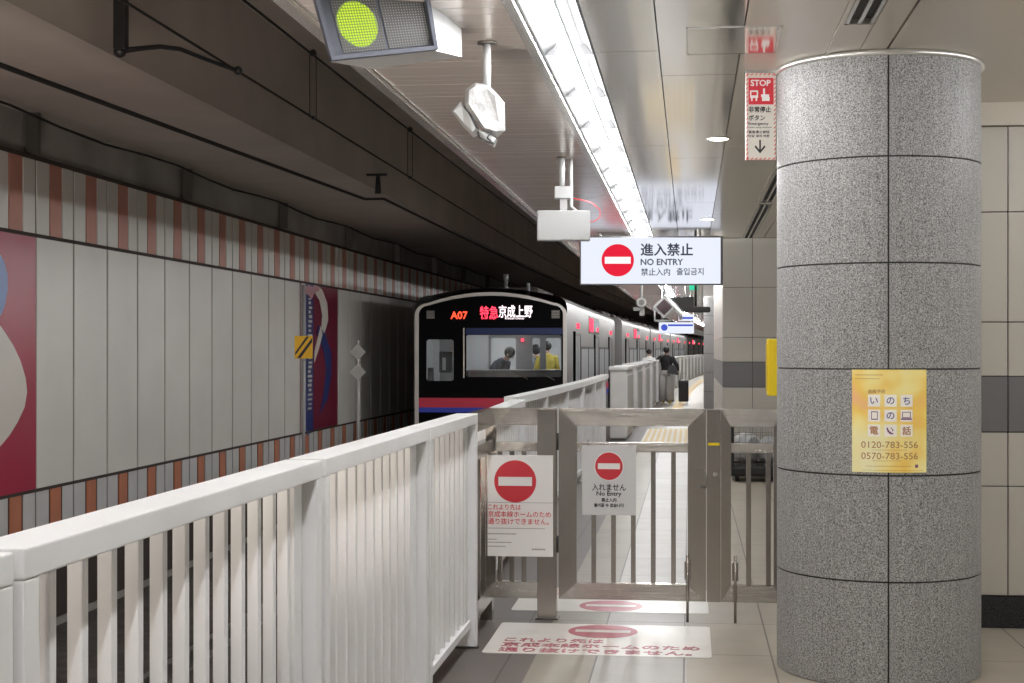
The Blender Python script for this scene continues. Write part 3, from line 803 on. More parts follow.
# return towards the white fence
for z0, z1, nm in ((ZTb, ZT, 'return_top_rail'), (ZMb, ZM + .02, 'return_middle_rail'), (ZBb, ZB, 'return_bottom_rail')):
    mb = MB(); xs = FX1 - gx(486) - .03
    mb.hexa([(xs - .05, 7.99 - GY, z0), (xs + .01, 7.99 - GY, z0), (.05, -.03, z0), (-.0, -.03, z0), (xs - .05, 7.99 - GY, z1), (xs + .01, 7.99 - GY, z1), (.05, -.03, z1), (-.0, -.03, z1)], M['steel']); mb.build(nm, gf)
for f in (.3, .62):
    xs = (FX1 - gx(486) - .03) * (1 - f) + .02 * f; yy = (7.99 - GY) * (1 - f)
    MB().box(xs - .014, xs + .014, yy - .014, yy + .014, ZB, ZMb, M['steel'], .002).build('bar', gf)
mb = MB(); mb.box(-.02, .05, -.10, -.03, 0, ZBb + .02, M['steel']); mb.build('corner_leg', gf)

# signs on the gate
def no_entry(mb, cx, y, cz_, r, red, white, ring=True):
    """red disc with a white bar, standing out towards -Y"""
    if ring: mb.disc(cx, y - .0008, cz_, r * 1.06, white, 44, .001)
    mb.disc(cx, y - .0018, cz_, r, red, 44, .002)
    mb.box(cx - r * .80, cx + r * .80, y - .0028, y - .001, cz_ - r * .21, cz_ + r * .21, white)
YS1 = GY - .06
def sp(px, py, Y): p = onY(px, py, Y); return p.x, p.z
xl, zt_ = sp(487.5, 455, YS1); xr, zb_ = sp(553, 557, YS1)
sa = thing('no_entry_poster', 'larger white sign with red no entry disc and red Japanese lines on the left barrier', 'sign', ((xl + xr) / 2, YS1, (zt_ + zb_) / 2))
sc_ = (xr - xl) / 65.5
def A(px, py): return (px - 520.25) * sc_, (506 - py) * sc_
MB().box(-(xr - xl) / 2, (xr - xl) / 2, 0, .012, -(zt_ - zb_) / 2, (zt_ - zb_) / 2, M['sign_white'], .001).build('board', sa)
mb = MB(); x, z = A(515.3, 481.7); no_entry(mb, x, 0, z, 21 * sc_, M['sign_red'], M['sign_white'], False); mb.build('no_entry_symbol', sa)
for s, px0, px1, py, hh in (('これより先は', 488, 521, 507.3, 5.0), ('京成本線ホームのため', 488, 551, 514.3, 5.2), ('通り抜けできません。', 488, 549, 521.5, 5.2)):
    x0, z = A(px0, py); x1_, _ = A(px1, py)
    text(s, hh * sc_ * 1.25, M['sign_red'], sa, T((( x0 + x1_) / 2, -.001, z)), width=x1_ - x0, bold=.0004)
mb = MB()
for px0, px1, py, h in ((488, 545, 528.4, .5), (488, 516, 534, 1.2), (488, 497, 539.5, 1), (488, 512, 542.5, 1), (488, 506, 546.5, 1), (532, 545, 549, 1.6), (487.8, 552.8, 502.8, .4)):
    if h >= 1:
        q = px0
        while q < px1 - .5: a_, z = A(q, py); mb.box(a_, a_ + 1.0 * sc_, -.001, 0, z - h * sc_ / 2, z + h * sc_ / 2, M['ink_grey']); q += 1.5
        continue
    x0, z = A(px0, py); x1_, _ = A(px1, py); mb.box(x0, x1_, -.001, 0, z - h * sc_ / 2, z + h * sc_ / 2, M['ink_grey'])
mb.build('small_print', sa)
YS2 = GY - .032
xl, zt_ = sp(582, 445.5, YS2); xr, zb_ = sp(636, 515.5, YS2)
sb = thing('no_entry_sign', 'smaller grey sign with red disc and the words No Entry on the gate leaf', 'sign', ((xl + xr) / 2, YS2, (zt_ + zb_) / 2))
sc2 = (xr - xl) / 54.0
def B(px, py): return (px - 609) * sc2, (480.5 - py) * sc2
MB().box(-(xr - xl) / 2, (xr - xl) / 2, 0, .005, -(zt_ - zb_) / 2, (zt_ - zb_) / 2, M['sign_grey'], .001).build('board', sb)
mb = MB(); x, z = B(609, 466.3); no_entry(mb, x, 0, z, 13.8 * sc2, M['sign_red'], M['sign_white']); mb.build('no_entry_symbol', sb)
for s, w, py, hh, m in (('入れません', 34, 487.3, 6, M['ink']), ('No Entry', 25, 494.3, 4.6, M['ink']), ('禁止入内', 15, 500, 3.2, M['ink']), ('들어갈 수 없습니다', 30, 505.3, 3.0, M['ink'])):
    x, z = B(609, py); text(s, hh * sc2 * 1.3, m, sb, T((x, -.001, z)), width=w * sc2, bold=.0008)
mb = MB()
for px, py in ((588, 443), (630, 443)):
    x, z = B(px, py); mb.tube([(x, -.002, z - 4 * sc2), (x, -.004, z + 2 * sc2), (x, .02, z + 3 * sc2)], .002, M['ink'], 6)
mb.build('cable_tie', sb)

# floor stickers
def floor_mat_sign(Y0, flip, label):
    t = thing('floor_sticker', label, 'floor sign', (-.488, Y0 + .44, 0), PI if flip else 0, 'no entry stickers on the floor')
    cu = rrect(-.60, .60, -.44, .44, .025)
    mb = MB(); a = [mb.bm.verts.new((x, y, .0022)) for x, y in cu]; b = [mb.bm.verts.new((x, y, .0002)) for x, y in cu]; i = mb.mi(M['mat_white'])
    mb.bm.faces.new(a).material_index = i
    for k in range(len(a)): mb.bm.faces.new((a[k], a[(k + 1) % len(a)], b[(k + 1) % len(a)], b[k])).material_index = i
    mb.build('sheet', t)
    flat = Matrix.Rotation(-PI / 2, 4, 'X')          # XZ lettering laid on the floor
    mb = MB(); cy = .225; n = 44
    pts = [(.195 * math.cos(2 * PI * k / n), cy + .195 * math.sin(2 * PI * k / n)) for k in range(n)]
    f = [mb.bm.verts.new((x, y, .0032)) for x, y in pts]; g = [mb.bm.verts.new((x, y, .002)) for x, y in pts]; i = mb.mi(M['mat_red'])
    mb.bm.faces.new(f).material_index = i
    for k in range(n): mb.bm.faces.new((f[k], f[(k + 1) % n], g[(k + 1) % n], g[k])).material_index = i
    mb.box(-.155, .155, cy - .035, cy + .035, .003, .0042, M['mat_white'])
    mb.build('no_entry_symbol', t)
    for s, x0, x1, y in (('これより先は', -.52, .02, -.07), ('京成本線ホームのため', -.52, .54, -.205), ('通り抜けできません。', -.52, .50, -.345)):
        text(s, .118, M['mat_red'], t, T(((x0 + x1) / 2, y, .0032)) @ flat, width=x1 - x0, bold=.0022)
    return t
floor_mat_sign(7.80, False, 'white floor sticker with red Japanese lines lying in front of the gate')
floor_mat_sign(9.10, True, 'white floor sticker lying under and behind the steel gate')

# ------------------------------------------------------------------ hanging signs and cameras
# backlit NO ENTRY sign
ZS = 18.0
c0 = W(651.5, 260.5, ZS)
ls = thing('hanging_sign', 'long backlit white no entry sign hanging below the platform ceiling', 'sign', c0, YAW)
s3 = ZS / F
def D(px, py): return (px - 651.5) * s3, (260.5 - py) * s3
x0, z1 = D(580, 236); x1, z0 = D(723, 285)
MB().box(x0, x1, 0, .12, z0, z1, mat('sign_frame', (.10, .10, .10), .4), .004).build('casing', ls)
MB().box(x0 + .012, x1 - .03, -.006, .01, z0 + .015, z1 - .02, M['sign_lit']).build('lit_face', ls)
mb = MB(); x, z = D(617.7, 260.3); no_entry(mb, x, -.006, z, 16.2 * s3, M['sign_lit_red'], M['sign_lit_white'], False); mb.build('no_entry_symbol', ls)
for s, pa, pb, py, hh, b, m in (('進入禁止', 640.5, 693, 249.6, 11.5, .004, M['sign_lit_ink']), ('NO ENTRY', 640.5, 683, 262, 7.5, .003, M['sign_lit_ink2']), ('禁止入内', 641, 670, 272, 6.8, .0015, M['sign_lit_ink2']), ('출입금지', 676.5, 703.5, 271.5, 6.8, .0015, M['sign_lit_ink2'])):
    xa_, z = D(pa, py); xb_, _ = D(pb, py); text(s, hh * s3 * 1.15, m, ls, T(((xa_ + xb_) / 2, -.0075, z)), width=xb_ - xa_, bold=b)
mb = MB()
for px in (600, 700):
    x, z = D(px, 236); mb.tube([(x, .06, z - .01), (x, .06, HC - c0.z)], .02, M['trim_metal'], 12)
mb.build('hanger', ls)

# departure signal: dot matrix lamp box at the top
P8 = [W(331, 61, 6.0), W(437, 50, 6.1), W(462, 57, 6.6), W(372, 69, 6.55), W(306, -28, 5.95), W(423, -28, 6.05), W(460, -25, 6.6), W(352, -25, 6.55)]
base = W(390, -25, 6.3)
sg = thing('departure_signal', 'dot matrix signal box showing a yellow green disc at the top of the picture', 'signal', base)
L8 = [p - base for p in P8]
def q4(u, v, d=0.0):             # on the front face, u 0..1 across, v 0..1 up, d towards the viewer
    a = L8[0].lerp(L8[1], u); b = L8[4].lerp(L8[5], u); p = a.lerp(b, v)
    nrm = (L8[1] - L8[0]).cross(L8[4] - L8[0]).normalized()
    if nrm.y > 0: nrm = -nrm
    return p + nrm * d
mb = MB()
mb.hexa([q4(0, 0, -.03), q4(1, 0, -.03), L8[2], L8[3], q4(0, 1, -.03), q4(1, 1, -.03), L8[6], L8[7]], M['box_white']); mb.build('housing', sg)
mb = MB()
for a in (((0, 0), (.035, .0)), ((.965, 0), (1, 0))):
    u0, u1 = a[0][0], a[1][0]
    mb.hexa([q4(u0, 0, -.03), q4(u1, 0, -.03), q4(u1, 0, .03), q4(u0, 0, .03), q4(u0, 1, -.03), q4(u1, 1, -.03), q4(u1, 1, .05), q4(u0, 1, .05)], M['hood_blue'])
mb.hexa([q4(0, 0, -.03), q4(1, 0, -.03), q4(1, 0, .03), q4(0, 0, .03), q4(0, .06, -.03), q4(1, .06, -.03), q4(1, .05, .03), q4(0, .05, .03)], M['hood_blue'])
mb.hexa([q4(.035, .05, -.03), q4(.965, .05, -.03), q4(.965, .05, -.018), q4(.035, .05, -.018), q4(.035, 1, -.03), q4(.965, 1, -.03), q4(.965, 1, -.018), q4(.035, 1, -.018)], M['hood_blue'])
mb.build('hood', sg)
def inv(px, py):                 # photo pixel to (u, v) on the face
    best = None
    u, v = .5, .5
    for _ in range(12):
        def pr(u, v):
            p = q4(u, v, -.01) + base; d = Vector((p.x, p.y, p.z - EYE))
            zc = -math.sin(YAW) * d.x + math.cos(YAW) * d.y; cx = math.cos(YAW) * d.x + math.sin(YAW) * d.y
            return 512 + cx / zc * F, 350 - d.z / zc * F
        a = pr(u, v); b = pr(u + .01, v); c = pr(u, v + .01)
        J = ((b[0] - a[0]) / .01, (c[0] - a[0]) / .01, (b[1] - a[1]) / .01, (c[1] - a[1]) / .01)
        det = J[0] * J[3] - J[1] * J[2]; ex, ey = px - a[0], py - a[1]
        u += (ex * J[3] - ey * J[1]) / det; v += (J[0] * ey - J[2] * ex) / det
    return u, v
(gu, gv), (ul, _), (ur, _) = inv(357.5, 24), inv(336, 24), inv(381, 24)
(_, vb) = inv(357, 52); (u2, _) = inv(384, 24); (u3, _) = inv(430, 24)
ru = inv(377, 24)[0] - gu; rv = inv(357.5, 1.5)[1] - gv
for nm, ua, ub in (('signal_panel', ul, ur), ('dark_panel', u2, u3)):
    mb = MB(); mb.hexa([q4(ua, vb, -.018), q4(ub, vb, -.018), q4(ub, vb, -.012), q4(ua, vb, -.012), q4(ua, .97, -.018), q4(ub, .97, -.018), q4(ub, .97, -.012), q4(ua, .97, -.012)], M['black'])
    o = mb.build(nm, sg)
    md, ml = MB(), MB(); NX, NZ = 17, 28
    for i in range(NX):
        for j in range(NZ):
            u = ua + (ub - ua) * (i + .5) / NX; v = vb + (.97 - vb) * (j + .5) / NZ; r = .0040
            on = nm == 'signal_panel' and ((u - gu) / ru) ** 2 + ((v - gv) / rv) ** 2 < 1
            c = q4(u, v, -.011); e1 = (L8[1] - L8[0]).normalized(); e2 = (L8[4] - L8[0]).normalized()
            tgt = ml if on else md; rr = .0040 if on else .0020
            tgt.poly([c + e1 * math.cos(2 * PI * k / 8) * rr + e2 * math.sin(2 * PI * k / 8) * rr for k in range(8)], M['led_green'] if on else M['led_off'])
    md.build('unlit_dots', o)
    if nm == 'signal_panel':
        ml.build('lit_dots', o)
        mb = MB(); mb.poly([q4(gu + ru * 1.04 * math.cos(2 * PI * k / 30), gv + rv * 1.04 * math.sin(2 * PI * k / 30), -.0115) for k in range(30)], M['led_glow']); mb.build('glowing_lens', o)
    else: ml.bm.free()
mb = MB()
for px in (370, 425): p = W(px, -25, 6.4); mb.tube([Vector((p.x, p.y, p.z - .03)) - base, Vector((p.x, p.y, HC)) - base], .02, M['trim_metal'])
mb.build('hanger', sg)

# camera wrapped in plastic on a ceiling pole
wz = 6.87; wp = W(487, 42, wz)
wc = thing('wrapped_camera', 'camera wrapped in crumpled white plastic on a short ceiling pole', 'camera', (wp.x, wp.y, HC), YAW)
def E(px, py): return (px - 487) * wz / F, EYE + (350 - py) * wz / F - HC
x, z = E(487, 96); MB().tube([(0, 0, 0), (0, 0, z)], .0175, M['box_white'], 14).build('pole', wc)
MB().lathe((0, 0, 0), [(.02, -.012), (.045, -.010), (.045, 0)], M['steel_dark'], 20).build('ceiling_flange', wc)
random.seed(11)
def bag(poly, d0, d1, nm, m):
    P = [E(*q) for q in poly]; t = bmesh.new(); n = len(P)
    cxm = sum(p[0] for p in P) / n; czm = sum(p[1] for p in P) / n
    rows = []
    for f, y in ((.80, d0), (1.0, d0 + (d1 - d0) * .3), (1.0, d0 + (d1 - d0) * .7), (.75, d1)):
        rows.append([t.verts.new((cxm + (p[0] - cxm) * f + random.uniform(-.006, .006), y + random.uniform(-.012, .012), czm + (p[1] - czm) * f + random.uniform(-.006, .006))) for p in P])
    for a, b in zip(rows, rows[1:]):
        for k in range(n): t.faces.new((a[k], a[(k + 1) % n], b[(k + 1) % n], b[k]))
    t.faces.new(rows[0]); t.faces.new(rows[-1][::-1])
    bmesh.ops.triangulate(t, faces=t.faces[:])
    mb = MB(); mb.merge(t, m); return mb.build(nm, wc)
bag([(466, 90), (474, 84), (488, 86), (497, 95), (505, 104), (504, 130), (498, 138), (487, 134), (478, 122), (468, 111), (465, 104)], -.07, .06, 'plastic_wrap', M['plastic'])
bag([(451, 110), (462, 103), (470, 112), (480, 132), (474, 136), (462, 125)], -.03, .08, 'camera_hood', M['box_white'])
bag([(478, 130), (486, 133), (497, 140), (494, 147), (487, 144), (480, 138)], -.05, .02, 'loose_plastic', M['plastic'])
mb = MB()
x, z = E(478, 134); x2, z2 = E(494, 145)
mb.tube([(x, -.05, z), (x + .01, -.09, z - .03), (x + .05, -.09, z - .05), (x2, -.06, z2)], .005, M['ink'], 8)
mb.tube([(x2 - .01, -.06, z2 + .055), (x2 - .03, -.09, z2 + .02), (x2, -.06, z2 - .005)], .004, M['ink'], 8); mb.build('cable', wc)

# white monitor box on a ceiling pole
bz = 10.96; bp = W(562, 157, bz)
bx = thing('monitor_box', 'white flat box with poles and a red wire hanging under the slatted ceiling', 'monitor', (bp.x, bp.y, HC), YAW)
def E2(px, py): return (px - 562) * bz / F, EYE + (350 - py) * bz / F - HC
x, z = E2(562, 186); MB().tube([(x, 0, 0), (x, 0, z)], .02, M['box_white'], 14).build('pole', bx)
MB().lathe((0, 0, 0), [(.02, -.01), (.042, -.01), (.042, 0)], M['steel_dark'], 20).build('ceiling_flange', bx)
x0, z1 = E2(537, 211); x1, z0 = E2(590, 241)
MB().box(x0, x1, -.06, .05, z0, z1, M['box_white'], .01).build('box', bx)
x0, z1 = E2(554.5, 187); x1, z0 = E2(571, 199); MB().box(x0, x1, -.05, .05, z0, z1, M['box_white'], .006).build('clamp', bx)
x0, z1 = E2(560, 199); x1, z0 = E2(567, 211); MB().box(x0, x1, -.03, .03, z0, z1, M['box_white']).build('neck', bx)
x, _ = E2(571.5, 0); _, z = E2(0, 205); MB().tube([(x, .12, .0), (x, .12, z), (x + .04, .08, z - .04)], .014, M['box_white'], 10).build('side_pole', bx)
a = [E2(*q) for q in ((572, 198), (582, 200), (592, 203), (600, 210), (600, 217), (595, 221), (590, 222))]
MB().tube([(p[0], .0, p[1]) for p in a], .004, M['sign_red'], 6).build('red_wire', bx)

# stop-button blade sign beside the column
sz = 7.55
bpz = W(761, 72, sz)
st = thing('emergency_sign', 'red and white STOP emergency button sign with arrow hanging beside the column top', 'sign', (bpz.x, bpz.y, HC), YAW)
s4 = sz / F
def G4(px, py): return (px - 761) * s4, EYE + (350 - py) * s4 - HC
x0, z1 = G4(746, 73); x1, z0 = G4(776, 160)
MB().box(x0, x1, 0, .03, z0, z1, mat('sign_casing', (.35, .25, .22), .5), .002).build('casing', st)
MB().box(x0 + .001, x1 - .001, -.001, .001, z0 + .001, z1 - .001, mat('stop_sign_face', (.62, .59, .53), .35)).build('face', st)
mb = MB()                         # striped border
def dash(cx, cz_, horiz):
    a, b = (.006, .0045)
    s_ = .005
    if horiz: mb.prism([(cx - a - s_, cz_ - b), (cx + a - s_ - .004, cz_ - b), (cx + a + s_ - .004, cz_ + b), (cx - a + s_, cz_ + b)], -.002, -.0005, M['sign_red'])
    else: mb.prism([(cx - b, cz_ - a - s_ + .003), (cx + b, cz_ - a + s_ + .003), (cx + b, cz_ + a + s_ - .003), (cx - b, cz_ + a - s_ - .003)], -.002, -.0005, M['sign_red'])
w_, h_ = x1 - x0, z1 - z0
for k in range(7): dash(x0 + (k + .5) * w_ / 7, z1 - .007, True); dash(x0 + (k + .5) * w_ / 7, z0 + .007, True)
for k in range(20): dash(x0 + .006, z0 + (k + .5) * h_ / 20, False); dash(x1 - .006, z0 + (k + .5) * h_ / 20, False)
mb.build('striped_border', st)
xa_, za_ = G4(748.5, 78); xb_, zb2 = G4(773.5, 104.5); MB().box(xa_, xb_, -.002, 0, zb2, za_, M['sign_red']).build('red_field', st)
x, z = G4(760.5, 83); text('STOP', .042, M['sign_white'], st, T((x, -.003, z)), width=20 * s4, bold=.001)
mb = MB()                         # little train and pointing hand
def g4b(pa, pb, ya_, yb_): a_, b_ = G4(pa, ya_); c_, d_ = G4(pb, yb_); mb.box(a_, c_, -.0035, -.0015, d_, b_, M['sign_white'])
g4b(750, 758, 90.5, 92); g4b(750, 758, 95.5, 98); g4b(750, 751.3, 90.5, 98); g4b(756.7, 758, 90.5, 98); g4b(751, 752.5, 98, 101); g4b(755.5, 757, 98, 101)
g4b(763, 765, 88.5, 97); g4b(761, 769, 94.5, 97); g4b(762, 769.5, 97, 101)
mb.build('pictograms', st)
for s, py, pa, pb, hh, b in (('非常停止', 109.5, 748.5, 771, 5.2, .0008), ('ボタン', 117.8, 748.5, 765, 5.0, .0008), ('Emergency', 124, 748.5, 768.5, 3.0, .0003), ('train stop button', 127.5, 748.5, 771.5, 2.0, 0), ('紧急停止按钮', 132, 748.5, 769.5, 2.6, .0003), ('비상 정지 버튼', 136, 748.5, 769.5, 2.4, .0003)):
    xa_, z = G4(pa, py); xb_, _ = G4(pb, py); text(s, hh * s4 * 1.2, M['ink'], st, T(((xa_ + xb_) / 2, -.0015, z)), width=xb_ - xa_, bold=b)
mb = MB(); x, z = G4(760, 147); u = s4
mb.box(x - .8 * u, x + .8 * u, -.0025, -.0005, z - 4 * u, z + 7 * u, M['ink'])
mb.prism([(x - 5.5 * u, z + .2 * u), (x, z - 6.5 * u), (x + 5.5 * u, z + .2 * u), (x + 4.3 * u, z + 1.6 * u), (x, z - 3.8 * u), (x - 4.3 * u, z + 1.6 * u)], -.0025, -.0005, M['ink']); mb.build('arrow', st)
MB().box(x0, x1, 0, .02, z1, 0, M['trim_metal']).build('hanger', st)

# yellow box on the end of the tiled wall
a, b = onY(767.5, 339, 8.95), onY(778, 396, 8.95)
yb_ = thing('yellow_box', 'narrow bright yellow box on the wall end behind the column edge', 'box', (.56, 9.0, b.z))
MB().box(a.x - .56, -.001, -.06, .08, 0, a.z - b.z, M['yellow'], .008).build('body', yb_)
mb = MB(); mb.box(a.x - .565, a.x - .555, -.05, .06, .03, a.z - b.z - .03, mat('dark_yellow', (.55, .38, .01), .4)); mb.build('lid', yb_)
mb = MB(); mb.box(-.05, -.001, -.02, .02, a.z - b.z, a.z - b.z + .06, M['trim_metal']); mb.box(-.04, -.001, -.015, .015, -.1, 0, M['trim_metal']); mb.build('bracket', yb_)

# wire cart behind the narrow gate leaf
kz = 18.1
k0, k1 = W(729, 480, kz), W(781, 480, kz)
ct = thing('wire_cart', 'black wheeled cart with wire basket full of white bags behind the narrow gate leaf', 'cart', (k0.x, k0.y, 0), 0)
cw = k1.x - k0.x; zz = lambda py: EYE + (350 - py) * kz / F
MB().box(.02, cw, 0, .55, .07, zz(466), M['black'], .03).build('base', ct)
for x, y in ((.1, .08), (cw - .1, .08), (.1, .47), (cw - .1, .47)):
    mb = MB(); mb.tube([(x - .02, y, .05), (x + .02, y, .05)], .05, M['rubber'], 16); mb.build('wheel', ct)
MB().box(.0, .06, .0, .06, zz(470), zz(424), M['black'], .01).build('corner_post', ct)
mb = MB(); z0, z1 = zz(466), zz(427)
for k in range(9):
    x = .06 + (cw - .08) * k / 8; mb.tube([(x, .02, z0), (x, .02, z1)], .0028, M['steel_dark'], 6); mb.tube([(x, .53, z0), (x, .53, z1)], .0028, M['steel_dark'], 6)
for k in range(6):
    z = z0 + (z1 - z0) * k / 5
    for y in (.02, .53): mb.tube([(.05, y, z), (cw, y, z)], .0028, M['steel_dark'], 6)
    for x in (.05, cw): mb.tube([(x, .02, z), (x, .53, z)], .0028, M['steel_dark'], 6)
mb.build('wire_basket', ct)
random.seed(5)
for i, (x, y, z, r) in enumerate([(.22, .27, z0 + .20, .19), (.50, .26, z0 + .18, .165)]):
    t_ = bmesh.new(); bmesh.ops.create_icosphere(t_, subdivisions=3, radius=1)
    for v in t_.verts: k = 1 + random.uniform(-.06, .06); v.co = Vector((x + v.co.x * r * k, y + v.co.y * r * 1.2 * k, z + v.co.z * r * k))
    mb = MB(); mb.merge(t_, M['plastic']); o = mb.build('plastic_bag'); o.location = (k0.x, k0.y, 0)
    tag(o, ['white plastic bag in the wire cart, nearer the meeting post', 'white plastic bag in the wire cart, nearer the column'][i], 'bag', 'plastic bags in the wire cart')

# far cameras, monitor, exit lamp, direction signs
def hang(name, label, cat, px, py, z):
    p = W(px, py, z); return thing(name, label, cat, (p.x, p.y, HC), YAW), (lambda a, b: ((a - px) * z / F, EYE + (350 - b) * z / F - HC)), p
t, f, p = hang('ceiling_camera', 'white round ended camera on a pole below the lit sign, near the train', 'camera', 641.5, 300, 24)
_, z = f(0, 302); MB().tube([(0, 0, 0), (0, 0, z)], .022, M['box_white']).build('pole', t)
x, z = f(641, 302.5); mb = MB(); mb.tube([(x, -.12, z), (x, .12, z)], .075, M['box_white'], 18); mb.build('housing', t)
mb = MB(); mb.tube([(x, -.13, z), (x, -.115, z)], .045, M['steel_dark'], 16); mb.build('lens', t)
mb = MB(); x, z = f(642, 312); mb.box(x - .04, x + .04, -.04, .04, z - .06, z + .09, M['box_white'], .01); x, z = f(637, 309); mb.box(x - .06, x + .05, -.03, .03, z - .03, z + .03, M['box_white'], .01); mb.build('mount', t)
t, f, p = hang('platform_mirror', 'diamond shaped white framed monitor hanging below the lit sign', 'mirror', 663, 307, 26)
mb = MB(); x, z = f(664, 307); r = .155
mb.prism([(x, z - r * 1.25), (x + r * 1.25, z), (x, z + r * 1.25), (x - r * 1.25, z)], -.02, .03, M['box_white']); mb.build('frame', t)
mb = MB(); mb.prism([(x, z - r * .92), (x + r * .92, z), (x, z + r * .92), (x - r * .92, z)], -.03, -.018, mat('mirror_dark', (.06, .04, .045), .2)); mb.build('screen', t)
mb = MB(); mb.tube([(x, 0, 0), (x, 0, z + r)], .022, M['box_white']); mb.tube([(x + .05, .02, z + .12), (x + .28, .02, z - .12), (x + .30, .02, z - .22)], .03, M['box_white']); mb.tube([(x - .16, .02, z - .02), (x - .16, .02, z - .24), (x + .12, .02, z - .24)], .02, M['box_white']); mb.build('pole', t)
t, f, p = hang('ceiling_monitor', 'black monitor with long arm hanging from the ceiling before the far column', 'monitor', 690, 300, 24)
x0, z1 = f(671, 297); x1, z0 = f(694, 312); mb = MB(); mb.prism([(x0, z1), (x0 + .22, z0), (x1, z0), (x1, z1)], 0, .2, M['black']); mb.build('screen_box', t)
x0, z1 = f(692, 306.5); x1, z0 = f(711, 312.5); MB().box(x0, x1, .02, .14, z0, z1, M['black'], .03).build('arm', t)
mb = MB(); x, z = f(696, 300); mb.tube([(x, .05, 0), (x, .05, z - .1)], .02, M['black']); mb.build('pole', t)
MB().box(f(689, 0)[0], f(711, 0)[0], -.05, .3, -.14, -.10, M['ceil_beige']).build('bracket', t)
t, f, p = hang('exit_lamp', 'small glowing green exit lamp under the ceiling right of the light line', 'exit sign', 694, 286, 30)
x0, z1 = f(689.5, 283); x1, z0 = f(697.5, 290); MB().box(x0, x1, 0, .06, z0, z1, M['green_lit'], .01).build('lamp', t); MB().box(x0, x1, .0, .06, z1, 0, M['ceil_beige']).build('mount', t)
t, f, p = hang('hanging_sign', 'small lit blue and white direction sign hanging, lower of the far two', 'sign', 676.5, 327, 34)
for nm, pa, pb, ya_, y2 in (('lit_face', 659.3, 694, 322.3, 333.5),):
    x0, z1 = f(pa, ya_); x1, z0 = f(pb, y2); MB().box(x0, x1, 0, .1, z0, z1, M['sign_lit'], .005).build(nm, t)
mb = MB(); x, z = f(664.3, 327.5); mb.disc(x, -.006, z, .075, M['sign_lit_blue'], 24, .006)
x0, z1 = f(668, 324.3); x1, z0 = f(693, 326.2); mb.box(x0, x1, -.005, 0, z0, z1, M['sign_lit_blue']); mb.build('blue_marks', t)
mb = MB()
for q in (662, 691): x, z = f(q, 322.5); mb.tube([(x, .05, z), (x, .05, 0)], .015, M['trim_metal'], 8)
mb.build('hanger', t)
t, f, p = hang('hanging_sign', 'small lit blue and white direction sign hanging, upper of the far two', 'sign', 686, 317, 29)
x0, z1 = f(679, 314.3); x1, z0 = f(694, 320.8); MB().box(x0, x1, 0, .1, z0, z1, M['sign_lit'], .005).build('lit_face', t)
x0, z1 = f(681, 317); x1, z0 = f(693, 319); MB().box(x0, x1, -.004, 0, z0, z1, M['sign_lit_blue']).build('blue_mark', t)
x, z = f(686, 314.5); MB().tube([(x, .05, z), (x, .05, 0)], .015, M['trim_metal'], 8).build('hanger', t)

# tactile paving
tp = thing('tactile_paving', 'ribbed yellow and white warning tiles crossing the platform beyond the gate', 'tactile paving', (-.85, 24.8, 0))
MB().box(0, .95, 0, 5.6, .0003, .003, M['tactile_pale']).build('sheet', tp)
mb = MB()
for k in range(9): mb.box(.05 + .1 * k, .10 + .1 * k, .02, 5.58, .002, .007, M['tactile'])
mb.build('ribs', tp)
mb = MB()
for k in range(24): Y = 33 + 2 * k; mb.box(-.62, -.32, Y, Y + 2, .0003, .005, M['tactile'])
tag(mb.build('tactile_strip', bent=True), 'yellow tactile strip running along the platform under the walking person', 'tactile paving')

# ------------------------------------------------------------------ overhead wires and their fittings
CWX = -3.58
def wire(X, zf, r, label, name='contact_wire', ys=None, cat='wire'):
    mb = MB(); mb.tube([(X(y) + off(y) if callable(X) else X + off(y), y, zf(y)) for y in (ys or [-6 + 1.5 * k for k in range(75)])], r, M['copper_wire'], 6)
    return tag(mb.build(name), label, cat)
zc = onX(230, 66.5, CWX).z
wire(CWX, lambda y: zc, .010, 'lower straight contact wire above the track')
hy1, hy2 = onX(313, 53, CWX).y, onX(410, 140, CWX).y
zm1 = onX(313, 53, CWX).z
wire(CWX, lambda y: zm1 + .02 * math.cos(y * .2), .012, 'upper catenary wire carrying two pairs of droppers', 'messenger_wire')
pA, pB = onX(0, 65, -4.2), onX(340, 190, -4.2)
def fz(y): u = (y - pA.y) / (pB.y - pA.y); return pA.z + (pB.z - pA.z) * u - .0
ysf = [pA.y - 4 + 1.2 * k for k in range(0, 45)]
yT = onX(378, 196, -4.2).y; zT = onX(378, 196, -4.2).z
def feeder(y):
    return fz(y) if y < yT else zT
wire(-4.2, feeder, .018, 'thick black feeder cable sagging along the dark tunnel ceiling', 'feeder_cable', ysf, 'cable')
for i, Y in enumerate([hy1, hy2]):
    mb = MB()
    for dx in (-.025, .025): mb.tube([(CWX + dx, Y + dx, zc), (CWX + dx, Y + dx, zm1)], .004, M['copper_wire'], 6)
    mb.ball((CWX, Y, zm1), .035, M['black']); mb.ball((CWX, Y, zc), .02, M['black'])
    tag(mb.build('wire_dropper'), ['pair of dropper wires near the signal box, hanging from a black clamp', 'smaller farther pair of dropper wires over the track'][i], 'wire', 'droppers between the overhead wires')
pe = onX(237, 70, CWX)
ztl = (pe - Vector((0, 0, EYE))).length
zd = -math.sin(YAW) * pe.x + math.cos(YAW) * pe.y
a = onX(121, 50, -4.2)
ar = thing('wire_bracket', 'black hanging bracket with curved arm holding the contact wire', 'bracket', (a.x, a.y, 5.0))
MB().box(-.045, .045, -.045, .045, a.z - 5.0, 0, M['black'], .008).build('drop_post', ar)
